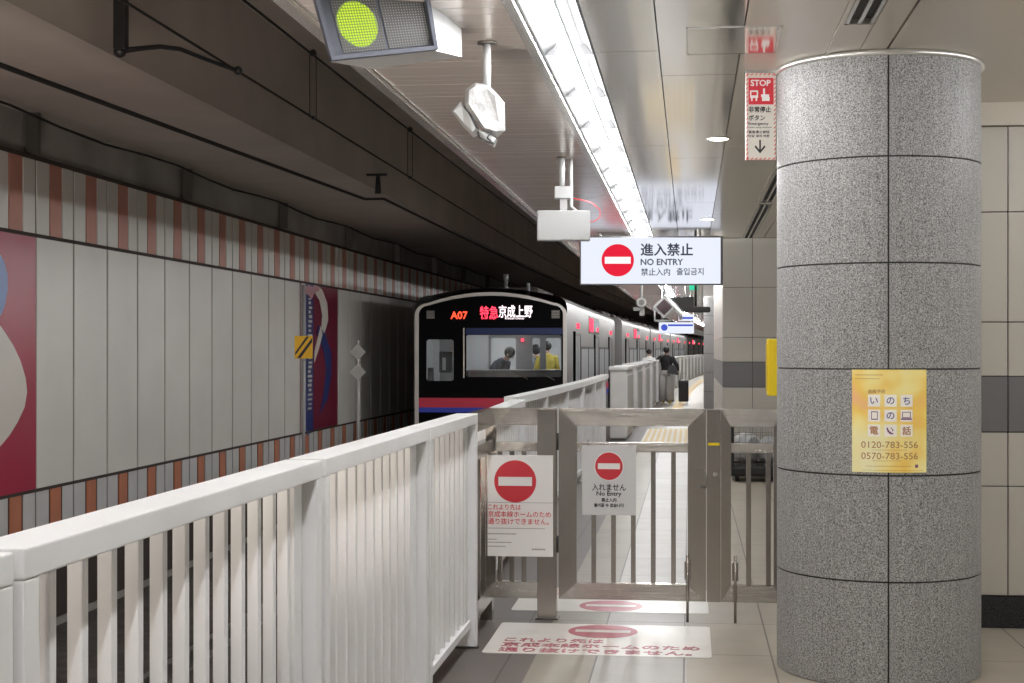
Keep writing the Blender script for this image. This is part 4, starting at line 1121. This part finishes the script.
P = [W(*q[:2], q[2]) - Vector((a.x, a.y, 5.0)) for q in [(x_, y_, (-math.sin(YAW) * a.x + math.cos(YAW) * a.y) * (238 - x_) / 118 + zd * (x_ - 120) / 118) for x_, y_ in ((120, 51), (140, 48.5), (160, 46.5), (180, 49), (200, 57), (220, 64.5), (238, 70.5))]]
MB().tube(P, [.022, .02, .018, .018, .017, .017, .02], M['black'], 8).build('steady_arm', ar)
mb = MB(); mb.ball(P[-1], .035, M['black']); mb.ball(P[0], .05, M['black']); mb.build('clamp', ar)
zf2 = onX(378, 196, -4.2)
fb = thing('insulator', 'small black insulator bracket where the feeder cable turns near the tunnel wall', 'bracket', (zf2.x, zf2.y, 3.98))
zz2 = zf2.z - 3.98 + .03
MB().box(-.155, .12, -.03, .03, -.03, 0, M['black']).build('crosspiece', fb)
MB().tube([(0, 0, -.02), (0, 0, zz2)], [.03, .045], M['black'], 10).build('insulator_body', fb)

# marker posts beside the wall
m1 = W(303, 347, 0.0)
MX = -5.35
p = onX(303.5, 347.5, MX); yp = p.y
d = -math.sin(YAW) * p.x + math.cos(YAW) * p.y; sm = d / F
t = thing('marker_post', 'grey post with amber square board bearing two black diagonal stripes', 'track marker', (MX, yp, -1.15), YAW)
MB().tube([(0, 0, 0), (0, 0, EYE + (350 - 285) * sm + 1.15)], .022, mat('grey_pole', (.33, .33, .33), .5)).build('pole', t)
zc_ = p.z + 1.15; hs = 11 * sm
MB().box(-hs * .78, hs * .86, -.035, -.022, zc_ - hs, zc_ + hs * 1.05, M['orange_y'], .003).build('board', t)
mb = MB()
def dg(o, w): 
    e = hs * .82; mb.prism([(-e * .8 + o, zc_ - hs * .95), (-e * .8 + o + w, zc_ - hs * .95), (e * .8 + o + w - .0, zc_ + hs * .75), (e * .8 + o, zc_ + hs * .75)], -.037, -.034, M['ink'])
e = hs
mb.prism([(-.72 * e, zc_ - .45 * e), (-.72 * e, zc_ - .72 * e), (.55 * e, zc_ + 1.0 * e), (.30 * e, zc_ + 1.0 * e)], -.037, -.034, M['ink'])
mb.prism([(-.55 * e, zc_ - .95 * e), (-.22 * e, zc_ - .95 * e), (.82 * e, zc_ + .50 * e), (.82 * e, zc_ + .88 * e)], -.037, -.034, M['ink'])
mb.build('diagonal_stripes', t)
p = onX(358, 360, MX); d = -math.sin(YAW) * p.x + math.cos(YAW) * p.y; sm = d / F
t = thing('marker_post', 'pale post with two pale diamonds one above the other beside the wall', 'track marker', (MX, p.y, -1.15), YAW)
gm = mat('pale_grey_paint', (.42, .41, .40), .5)
MB().tube([(0, 0, 0), (0, 0, EYE + 10 * sm + 1.15)], .028, gm).build('pole', t)
for py in (352, 372):
    z = EYE + (350 - py) * sm + 1.15; r = 8.3 * sm
    MB().prism([(0, z - r), (r, z), (0, z + r), (-r, z)], -.045, -.03, gm).build('diamond', t)

# ------------------------------------------------------------------ people
def skin_body(joints, edges, name, parent, m, lvl=1):
    """continuous figure: joints {name: (pos, radius)}"""
    names = list(joints); me = bpy.data.meshes.new(name)
    me.from_pydata([joints[k][0] for k in names], [(names.index(a), names.index(b)) for a, b in edges], [])
    o = bpy.data.objects.new('tmp_body', me); C.objects.link(o)
    o.modifiers.new('s', 'SKIN'); sd = o.modifiers.new('u', 'SUBSURF'); sd.levels = lvl; sd.render_levels = lvl
    for i, k in enumerate(names):
        r = joints[k][1]; sv = me.skin_vertices[0].data[i]; sv.radius = (r, r) if not isinstance(r, tuple) else r
        sv.use_root = (i == 0)
    dg_ = bpy.context.evaluated_depsgraph_get(); dg_.update()
    out = bpy.data.meshes.new_from_object(o.evaluated_get(dg_)); bpy.data.objects.remove(o)
    for p_ in out.polygons: p_.use_smooth = True
    out.materials.clear(); out.materials.append(m)
    r = bpy.data.objects.new(name, out); C.objects.link(r); r.parent = parent
    return r
def V(*a): return Vector(a)
def person(label, loc, rz, top_m, leg_m, H=1.66, lean=0., armL=None, armR=None, stride=.12, hair_r=1.0, wide=1.0, shoes=None, group=None):
    """standing figure facing local +Y, lean bends the trunk forward at the hip"""
    t = thing('person', label, 'person', loc, rz, group); k = H / 1.66
    def tr(p):                    # trunk points turn about the hip
        q = Vector(p); dz = q.z - .90; c, s_ = math.cos(lean), math.sin(lean)
        return Vector((q.x, q.y * c + dz * s_, .90 - q.y * s_ + dz * c)) * k
    aL = armL or [(-.21, .04, 1.10), (-.20, .20, 1.02), (-.19, .26, 1.0)]; aR = armR or [(.23, .0, 1.10), (.23, .08, .88), (.23, .10, .80)]
    J = {'pelvis': (V(0, 0, .90) * k, (.13, .10)), 'waist': (tr((0, 0, 1.05)), (.115, .09)), 'chest': (tr((0, 0, 1.24)), (.14, .10)), 'necklow': (tr((0, 0, 1.38)), .065), 'neck': (tr((0, .01, 1.44)), .048),
         'head': (tr((0, .02, 1.54)), (.078, .09)), 'crown': (tr((0, .01, 1.62)), .055),
         'shL': (tr((-.16, 0, 1.34)), .055), 'elL': (tr(aL[0]), .040), 'wrL': (tr(aL[1]), .028), 'haL': (tr(aL[2]), .030),
         'shR': (tr((.16, 0, 1.34)), .055), 'elR': (tr(aR[0]), .040), 'wrR': (tr(aR[1]), .028), 'haR': (tr(aR[2]), .030),
         'hipL': (V(-.09, 0, .84) * k, .085), 'knL': (V(-.10, stride * .5, .47) * k, .058), 'anL': (V(-.10, stride * .3, .09) * k, .038), 'toL': (V(-.11, stride * .3 + .14, .03) * k, .030),
         'hipR': (V(.09, 0, .84) * k, .085), 'knR': (V(.10, -stride * .1, .47) * k, .058), 'anR': (V(.10, -stride * .9, .09) * k, .038), 'toR': (V(.11, -stride * .9 + .14, .03) * k, .030)}
    E_ = [('pelvis', 'waist'), ('waist', 'chest'), ('chest', 'necklow'), ('necklow', 'neck'), ('neck', 'head'), ('head', 'crown'), ('chest', 'shL'), ('shL', 'elL'), ('elL', 'wrL'), ('wrL', 'haL'), ('chest', 'shR'), ('shR', 'elR'), ('elR', 'wrR'), ('wrR', 'haR'), ('pelvis', 'hipL'), ('hipL', 'knL'), ('knL', 'anL'), ('anL', 'toL'), ('pelvis', 'hipR'), ('hipR', 'knR'), ('knR', 'anR'), ('anR', 'toR')]
    skin_body(J, E_, 'body', t, M['skin'])
    mb = MB(); j = lambda n: J[n][0]
    mb.tube([j('pelvis') - V(0, 0, .02), j('waist'), j('chest'), tr((0, 0, 1.37)), tr((0, 0, 1.42))], [.165 * k, .15 * k, .19 * k, .15 * k, .06 * k], top_m, 16, squash=[.72, .72, .66, .6, .9])
    for s_ in 'LR': mb.tube([j('sh' + s_) + (j('chest') - j('sh' + s_)) * .3, j('sh' + s_), j('el' + s_), j('wr' + s_)], [.06 * k, .078 * k, .058 * k, .045 * k], top_m, 12)
    mb.build('jacket', t)
    mb = MB()
    mb.tube([V(0, 0, .97) * k, V(0, 0, .86) * k, V(0, 0, .80) * k], [.155 * k, .175 * k, .16 * k], leg_m, 16, squash=[.75, .78, .75])
    for s_, x in (('L', -1), ('R', 1)): mb.tube([j('hip' + s_) + V(0, 0, .02), j('kn' + s_), j('an' + s_) + V(0, 0, -.02)], [.105 * k, .088 * k * wide, .085 * k * wide], leg_m, 14)
    mb.build('trousers', t)
    mb = MB()
    for s_ in 'LR': a_, b_ = j('an' + s_), j('to' + s_); mb.tube([V(a_.x, a_.y - .05, .045), V(a_.x, a_.y + .04, .045), V(b_.x, b_.y + .02, .035)], [.045, .048, .03], shoes or M['black'], 10)
    mb.build('shoes', t)
    h = j('head'); up = (j('crown') - h).normalized(); mb = MB()
    mb.ball(h + up * .035 * k + tr((0, -.025, .9)) - tr((0, 0, .9)), (.092 * k * hair_r, .10 * k * hair_r, .10 * k * hair_r), M['hair']); mb.build('hair', t)
    fwd = (tr((0, 1, .9)) - tr((0, 0, .9))).normalized()
    mb = MB()
    for x in (-.03, .03): mb.ball(h + fwd * .085 * k + V(x * k, 0, 0) + up * .012, .010, M['ink'], 8)
    mb.ball(h + fwd * .10 * k - up * .012, (.012, .014, .018), M['skin'], 8); mb.ball(h + fwd * .088 * k - up * .045, (.022, .008, .006), M['sign_red'], 8)
    for x in (-.082, .082): mb.ball(h + V(x * k, 0, 0), (.012, .02, .028), M['skin'], 8)
    mb.build('face', t)
    return t, J
pz = 44.6
pp_ = W(666.5, 403, pz); 
walker, J = person('person seen from behind in black top and wide grey trousers walking with a suitcase', (pp_.x, pp_.y, .005), 0, M['bcloth'], M['trouser'], H=1.68,
    armL=[(-.36, .02, 1.16), (-.30, .14, 1.22), (-.28, .20, 1.26)], armR=[(.30, -.05, 1.12), (.33, -.10, .95), (.34, -.16, .84)], stride=.14, wide=1.35, shoes=M['shoe'])
mb = MB(); mb.tube([V(-.30, .20, 1.17), V(-.30, .21, 1.33)], .03, M['black'], 8, squash=[.4, .4])
tag(mb.build('phone'), 'dark phone held up by the walking person', 'phone').location = (pp_.x, pp_.y, 0)
t = thing('shoulder_bag', 'black shoulder bag slung on the walking person\'s back', 'bag', (pp_.x + .16, pp_.y - .18, 1.02))
mb = MB(); mb.hexa([(-.16, -.07, -.12), (.22, -.07, -.18), (.22, .07, -.18), (-.16, .07, -.12), (-.08, -.04, .14), (.10, -.04, .12), (.10, .04, .12), (-.08, .04, .14)], M['black']); bmesh.ops.bevel(mb.bm, geom=mb.bm.edges[:], offset=.03, segments=2, affect='EDGES'); mb.build('body', t)
mb = MB(); mb.tube([V(-.06, 0, .12), V(-.12, .08, .30), V(-.10, .20, .40), V(.0, .16, .25), V(.08, .02, .12)], .012, M['black'], 8); mb.build('strap', t)
ps = W(683.5, 402, pz - .3)
t = thing('suitcase', 'black upright suitcase on wheels pulled by the walking person', 'suitcase', (ps.x, ps.y, .0055))
MB().box(-.15, .15, -.12, .12, .06, .70, M['black'], .04).build('shell', t)
for x in (-.11, .11):
    for y in (-.08, .08): mb = MB(); mb.tube([V(x - .012, y, .03), V(x + .012, y, .03)], .03, mat('wheel_grey', (.5, .5, .5), .5), 12); mb.build('wheel', t)
mb = MB(); mb.tube([V(-.09, .08, .69), V(-.09, .08, .90), V(.06, .08, .90), V(.06, .08, .69)], .009, M['trim_metal'], 8); mb.build('handle', t)
pq = W(649, 400, 50)
person('person with dark hair, only head visible above the platform gates', (pq.x, pq.y + 0, 0), .4, M['sign_white'], M['navy'], H=1.62, stride=.03)

# ------------------------------------------------------------------ train
TZ = 27.4
sT = TZ / F
tc = W(490.5, 350, TZ); TX, TY = tc.x, tc.y
def tq(px, py): return (px - 490.5) * sT, EYE + (350 - py) * sT      # car-front coordinates, z above platform
HW = 76.5 * sT
def profile(hw=HW, z0=-.62, ze=None):
    ze = ze or EYE + 44 * sT
    pts = [(-hw, z0), (hw, z0), (hw, ze)]
    for k in range(1, 6): a = PI / 2 * k / 6; pts.append((hw - .30 + .30 * math.cos(a), ze + .20 * math.sin(a)))
    for k in range(0, 9): u = k / 8; pts.append((hw - .30 - (2 * hw - .60) * u, ze + .20 + .13 * 4 * u * (1 - u)))
    for k in range(5, 0, -1): a = PI / 2 * k / 6; pts.append((-hw + .30 - .30 * math.cos(a), ze + .20 * math.sin(a)))
    pts.append((-hw, ze)); return pts
CL = 17.6
def td(px, py, dy): p_ = onY(px, py, TY + dy); return p_.x - TX, p_.z     # the same, for things dy metres inside
def car_shell(par, hollow):
    pr = profile(); mb = MB(); i = mb.mi(M['train']); ir = mb.mi(M['roof'])
    y0, y1 = (.02, CL)
    a = [mb.bm.verts.new((x, y0, z)) for x, z in pr]; b = [mb.bm.verts.new((x, y1, z)) for x, z in pr]
    for k in range(len(pr)):
        q = (k + 1) % len(pr); f = mb.bm.faces.new((a[k], a[q], b[q], b[k])); f.material_index = ir if 6 <= k <= 15 else i
    mb.bm.faces.new(b).material_index = i
    if not hollow: mb.bm.faces.new(a[::-1]).material_index = i
    return mb.build('body_shell', par)
DY = [2.6, 8.8, 15.0]             # door centres
def side_details(par, x=HW):
    for n, dy in enumerate(DY):
        mb = MB()
        mb.box(x - .005, x + .014, dy - 1.12, dy - .62, .0, 1.95, M['jamb_doorway_dark']); mb.box(x - .005, x + .012, dy + .62, dy + .70, .0, 1.92, M['jamb_doorway_dark'])  # wide black panel painted in for the dark of an open doorway
        mb.box(x - .005, x + .012, dy - .66, dy + .66, 1.86, 1.92, M['steel_dark'])
        fr = mb.build('door_frame_and_dark', par)
        mb = MB()
        for s_ in (-1, 1): mb.box(x - .004, x + .008, dy + s_ * .315 - .285, dy + s_ * .315 + .285, .02, 1.86, M['train'])
        dr = mb.build('door', par)
        mb = MB()
        for s_ in (-1, 1): mb.box(x + .007, x + .011, dy + s_ * .315 - .18, dy + s_ * .315 + .18, .85, 1.66, M['pane'])
        mb.build('door_window', dr)
        mb = MB(); mb.box(x - .02, x + .03, dy - .25, dy + .25, 2.02, 2.12, M['led_pink']); mb.build('door_lamp', par)
    for y0, y1 in ((3.6, 5.6), (5.8, 7.8), (9.8, 11.8), (12.0, 14.0)):
        mb = MB(); mb.box(x - .002, x + .006, y0, y1, .88, 1.66, M['black']); w = mb.build('window', par)
        MB().box(x + .005, x + .009, y0 + .05, y1 - .05, .93, 1.61, M['pane']).build('pane', w)
    mb = MB(); mb.box(x, x + .006, .3, CL - .3, .42, .56, M['train_blue']); mb.box(x, x + .006, .3, CL - .3, .56, .72, M['train_red']); mb.build('waist_stripe', par)
    mb = MB(); mb.box(x - .03, x + .012, 6.0, 9.6, 1.96, 2.34, M['black']); sg_ = mb.build('side_display', par)
    MB().box(x - .02, x + .016, 6.1, 7.3, 2.0, 2.3, M['led_pink']).build('red_characters', sg_)
    MB().box(x - .02, x + .016, 7.7, 9.4, 2.02, 2.26, M['train_window_lit']).build('white_characters', sg_)
    mb = MB()
    for y in (4.5, 9.5, 14.5): mb.box(-.6, .6, y - 1.6, y + 1.6, 2.66, 2.86, M['roof'], .09)
    mb.build('roof_unit', par)
    mb = MB()
    for yb in (2.9, 14.4):
        for d_ in (-1.05, 1.05):
            for s_ in (-.72, .72): mb.tube([(s_ - .06, yb + d_, -.58), (s_ + .06, yb + d_, -.58)], .42, M['steel_dark'], 22)
        mb.box(-.9, .9, yb - 1.5, yb + 1.5, -.85, -.5, M['black'])
    mb.build('bogie', par)
    mb = MB(); mb.box(-HW + .2, HW - .2, 4.8, 12.6, -.95, -.6, M['black']); mb.build('underframe', par)
# leading car, with its cab
c1 = thing('train_car', 'last train car facing us with black front, red and blue stripe and lit display', 'train', (TX, TY, 0), 0, 'cars of the standing train')
car_shell(c1, True); side_details(c1)
zt0 = tq(0, 306)[1]
outer = rrect(-HW, HW, -.60, EYE + 47 * sT, .24, 8, top=.20)
mx0, mx1 = tq(418, 0)[0], tq(563.5, 0)[0]
inner = rrect(mx0, mx1, tq(0, 440)[1], tq(0, 305.5)[1], .17, 8, top=.18)
plate(outer, [inner], -.0, .10, M['train_rim'], 'front_rim', c1)
w1 = (tq(425.5, 0)[0], tq(453.5, 0)[0], tq(0, 381)[1], tq(0, 339.5)[1])
w2 = (tq(466, 0)[0], tq(563, 0)[0], tq(0, 377)[1], tq(0, 335)[1])
h1 = rrect(w1[0], w1[1], w1[2], w1[3], .05); h2 = rrect(w2[0], w2[1] - .02, w2[2], w2[3], .04)
plate(rrect(mx0 - .01, mx1 + .01, tq(0, 441)[1], tq(0, 305)[1], .17, 8, top=.18), [h1[::-1], h2[::-1]], .0, .05, M['train_black'], 'front_mask', c1)
g_ = MB(); g_.box(w1[0] - .01, w1[1] + .01, .0, .006, w1[2] - .01, w1[3] + .01, M['glass']); g_.build('cab_door_window', c1)
g_ = MB(); g_.box(w2[0] - .01, w2[1] + .01, .0, .006, w2[2] - .01, w2[3] + .01, M['glass']); g_.build('windscreen', c1)
mb = MB(); xa_, _ = tq(463.2, 0); xb_, _ = tq(464.5, 0); mb.box(xa_, xb_, -.035, -.02, tq(0, 378)[1], tq(0, 328)[1], M['trim_metal']); mb.build('door_edge_trim', c1)
x0, z1 = tq(466, 328); x1, z0 = tq(563, 334.5); MB().box(x0, x1, -.032, -.02, z0, z1, M['train_shade']).build('blue_band', c1)
x0, z1 = tq(418, 398); x1, z0 = tq(563.5, 407.5); MB().box(x0 + .005, x1 - .005, -.04, -.02, z0, z1, M['train_red']).build('red_stripe', c1)
x0, z1 = tq(418, 407.6); x1, z0 = tq(563.5, 412.5); MB().box(x0 + .005, x1 - .005, -.04, -.02, z0, z1, M['train_blue']).build('blue_stripe', c1)
x, z = tq(459, 315.2); text('A07', .19, M['led_red'], c1, T((x, -.036, z)), width=17 * sT, bold=.004, name='train_number_display')
x, z = tq(489.3, 312.3); text('特急', .24, M['led_pink'], c1, T((x, -.036, z)), width=18.5 * sT, bold=.003, name='destination_display')
x, z = tq(516.0, 311.5); text('京成上野', .24, M['led_white'], c1, T((x, -.036, z)), width=34 * sT, bold=.003, name='destination_display')
x, z = tq(489, 318.3); text('Ltd. Exp.', .06, M['led_pink'], c1, T((x, -.036, z)), width=15 * sT, name='destination_display')
x, z = tq(515, 318.3); text('Keisei-Ueno', .06, M['led_white'], c1, T((x, -.036, z)), width=19 * sT, name='destination_display')
for px in (430, 556):
    mb = MB(); x, z = tq(px, 314.5)
    mb.box(x - .075, x + .075, -.034, -.02, z - .075, z + .075, M['steel_dark'])
    for q in range(3): mb.box(x - .06, x + .06, -.038, -.03, z - .055 + q * .045, z - .035 + q * .045, M['ink_grey'])
    mb.build('tail_lamp', c1)
for pa, pb in (((515, 371), (528, 379)), ((538, 371), (555, 380))):
    mb = MB(); a_, b_ = tq(*pa), tq(*pb); mb.tube([(a_[0], -.05, a_[1]), (b_[0], -.05, b_[1])], .009, M['steel_dark'], 6); mb.build('wiper', c1)
# things on the roof
mb = MB(); x, z = tq(500, 290.5); z2 = tq(0, 272)[1]; mb.tube([(x, .9, z - .25), (x, .9, z2 - .12)], .035, M['box_white'], 10); mb.tube([(x, .9, z2 - .12), (x, .9, z2)], .05, M['box_white'], 10); mb.tube([(x, .9, z - .1), (x, .9, z + .02)], .06, M['steel_dark'], 10); mb.build('roof_antenna', c1)
mb = MB(); x, z = tq(523, 291); z2 = tq(0, 281)[1]; mb.tube([(x, .9, z - .25), (x, .9, z2)], .04, M['box_white'], 10); mb.build('roof_antenna', c1)
# interior
ih = tq(0, 332)[1]
mb = MB()
mb.box(-HW + .06, HW - .06, .1, 9.0, .0, .03, M['greycloth'])
mb.box(-HW + .04, -HW + .07, .1, 9.0, .0, 2.1, M['interior']); mb.box(HW - .07, HW - .04, .1, 9.0, .0, 2.1, M['interior'])
mb.box(-HW + .04, HW - .04, .1, 9.0, 2.08, 2.12, M['interior']); mb.box(-HW + .04, HW - .04, 9.0, 9.03, 0, 2.1, M['interior'])
mb.build('interior_lining', c1)
tx = lambda q: td(q, 350, 1.7)[0]
hol = [rrect(tx(491), tx(516), .85, 1.82, .04), rrect(tx(532.5), tx(540), .85, 1.82, .03), rrect(tx(546), tx(561), .3, 1.82, .04)]
plate([(-HW + .07, .03), (HW - .07, .03), (HW - .07, 2.08), (-HW + .07, 2.08)], hol, 1.7, .04, mat('cab_partition_grey', (.24, .235, .235), .5), 'cab_partition', c1)
MB().box(tx(463), tx(489), 1.64, 1.67, .05, 2.0, M['interior'], .01).build('pale_cab_door', c1)
MB().box(tx(416), tx(440), 1.64, 1.67, .05, 2.0, M['interior'], .01).build('pale_cab_door', c1)
mb = MB(); mb.box(w2[0] - .02, w2[1] - .02, .12, .62, .72, w2[2] + .13, M['steel_dark'], .04); mb.build('driver_desk', c1)
mb = MB(); mb.box(-.9, -.75, 2.2, 8.6, 2.03, 2.08, M['train_lamp']); mb.box(.75, .9, 2.2, 8.6, 2.03, 2.08, M['train_lamp']); mb.box(-.9, .9, .8, .98, 2.06, 2.08, M['train_lamp']); mb.build('interior_lamp', c1)
mb = MB(); x, z = td(446, 362, .3); mb.box(x - .13, x + .12, .28, .36, z - .2, z + .2, M['black'], .03); mb.box(x - .06, x + .0, .26, .28, z - .15, z + .08, M['sign_white']); mb.build('cab_equipment', c1)
mb = MB(); x, z = td(431, 373, .33); mb.box(x - .06, x + .05, .3, .36, z - .2, z + .1, M['steel_dark'], .02); mb.build('cab_equipment', c1)
mb = MB(); x, z = td(522.5, 340, 1.6); mb.ball((x, 1.6, z), .035, M['led_pink'], 10); mb.build('indicator', c1)
# people inside
xx, _ = td(488, 0, 1.05)
person('train guard in navy shirt bending over the desk behind the windscreen', (TX + xx, TY + 1.05, .03), -PI * .62, M['navy'], M['navy'], H=1.78, lean=.72, armL=[(-.24, .10, 1.12), (-.20, .22, .98), (-.2, .26, .92)], armR=[(.24, .1, 1.12), (.22, .24, 1.0), (.2, .28, .94)], stride=.02)
xx, _ = td(547, 0, 4.6)
person('passenger in mustard yellow seen through the right of the train windscreen', (TX + xx, TY + 4.6, .03), .5, M['ycloth'], M['navy'], H=1.74, stride=.02)
xx, _ = td(536, 0, 5.4)
person('passenger with long dark hair and grey coat seen left of the yellow one', (TX + xx, TY + 5.4, .03), .3, M['greycloth'], M['navy'], H=1.66, stride=.02, hair_r=1.15)
# following cars
c2 = thing('train_car', '', 'train', (0, 0, 0), 0, 'cars of the standing train')
car_shell(c2, False); side_details(c2)
labs = ['second train car, directly behind the black fronted one', 'third train car, seen behind the walking person', 'fourth train car in the far distance', 'fifth train car where the track curves away', 'sixth train car, barely seen at the far end']
for k in range(5):
    Y = TY + 18.2 * (k + 1); X = TX + off(Y); rz = -math.atan((off(Y + CL) - off(Y)) / CL)
    if k == 0: c2.location = (X, Y, 0); c2.rotation_euler.z = rz; c2['label'] = labs[0]
    else: dup(c2, (X, Y, 0), rz, labs[k])
c1.rotation_euler.z = 0
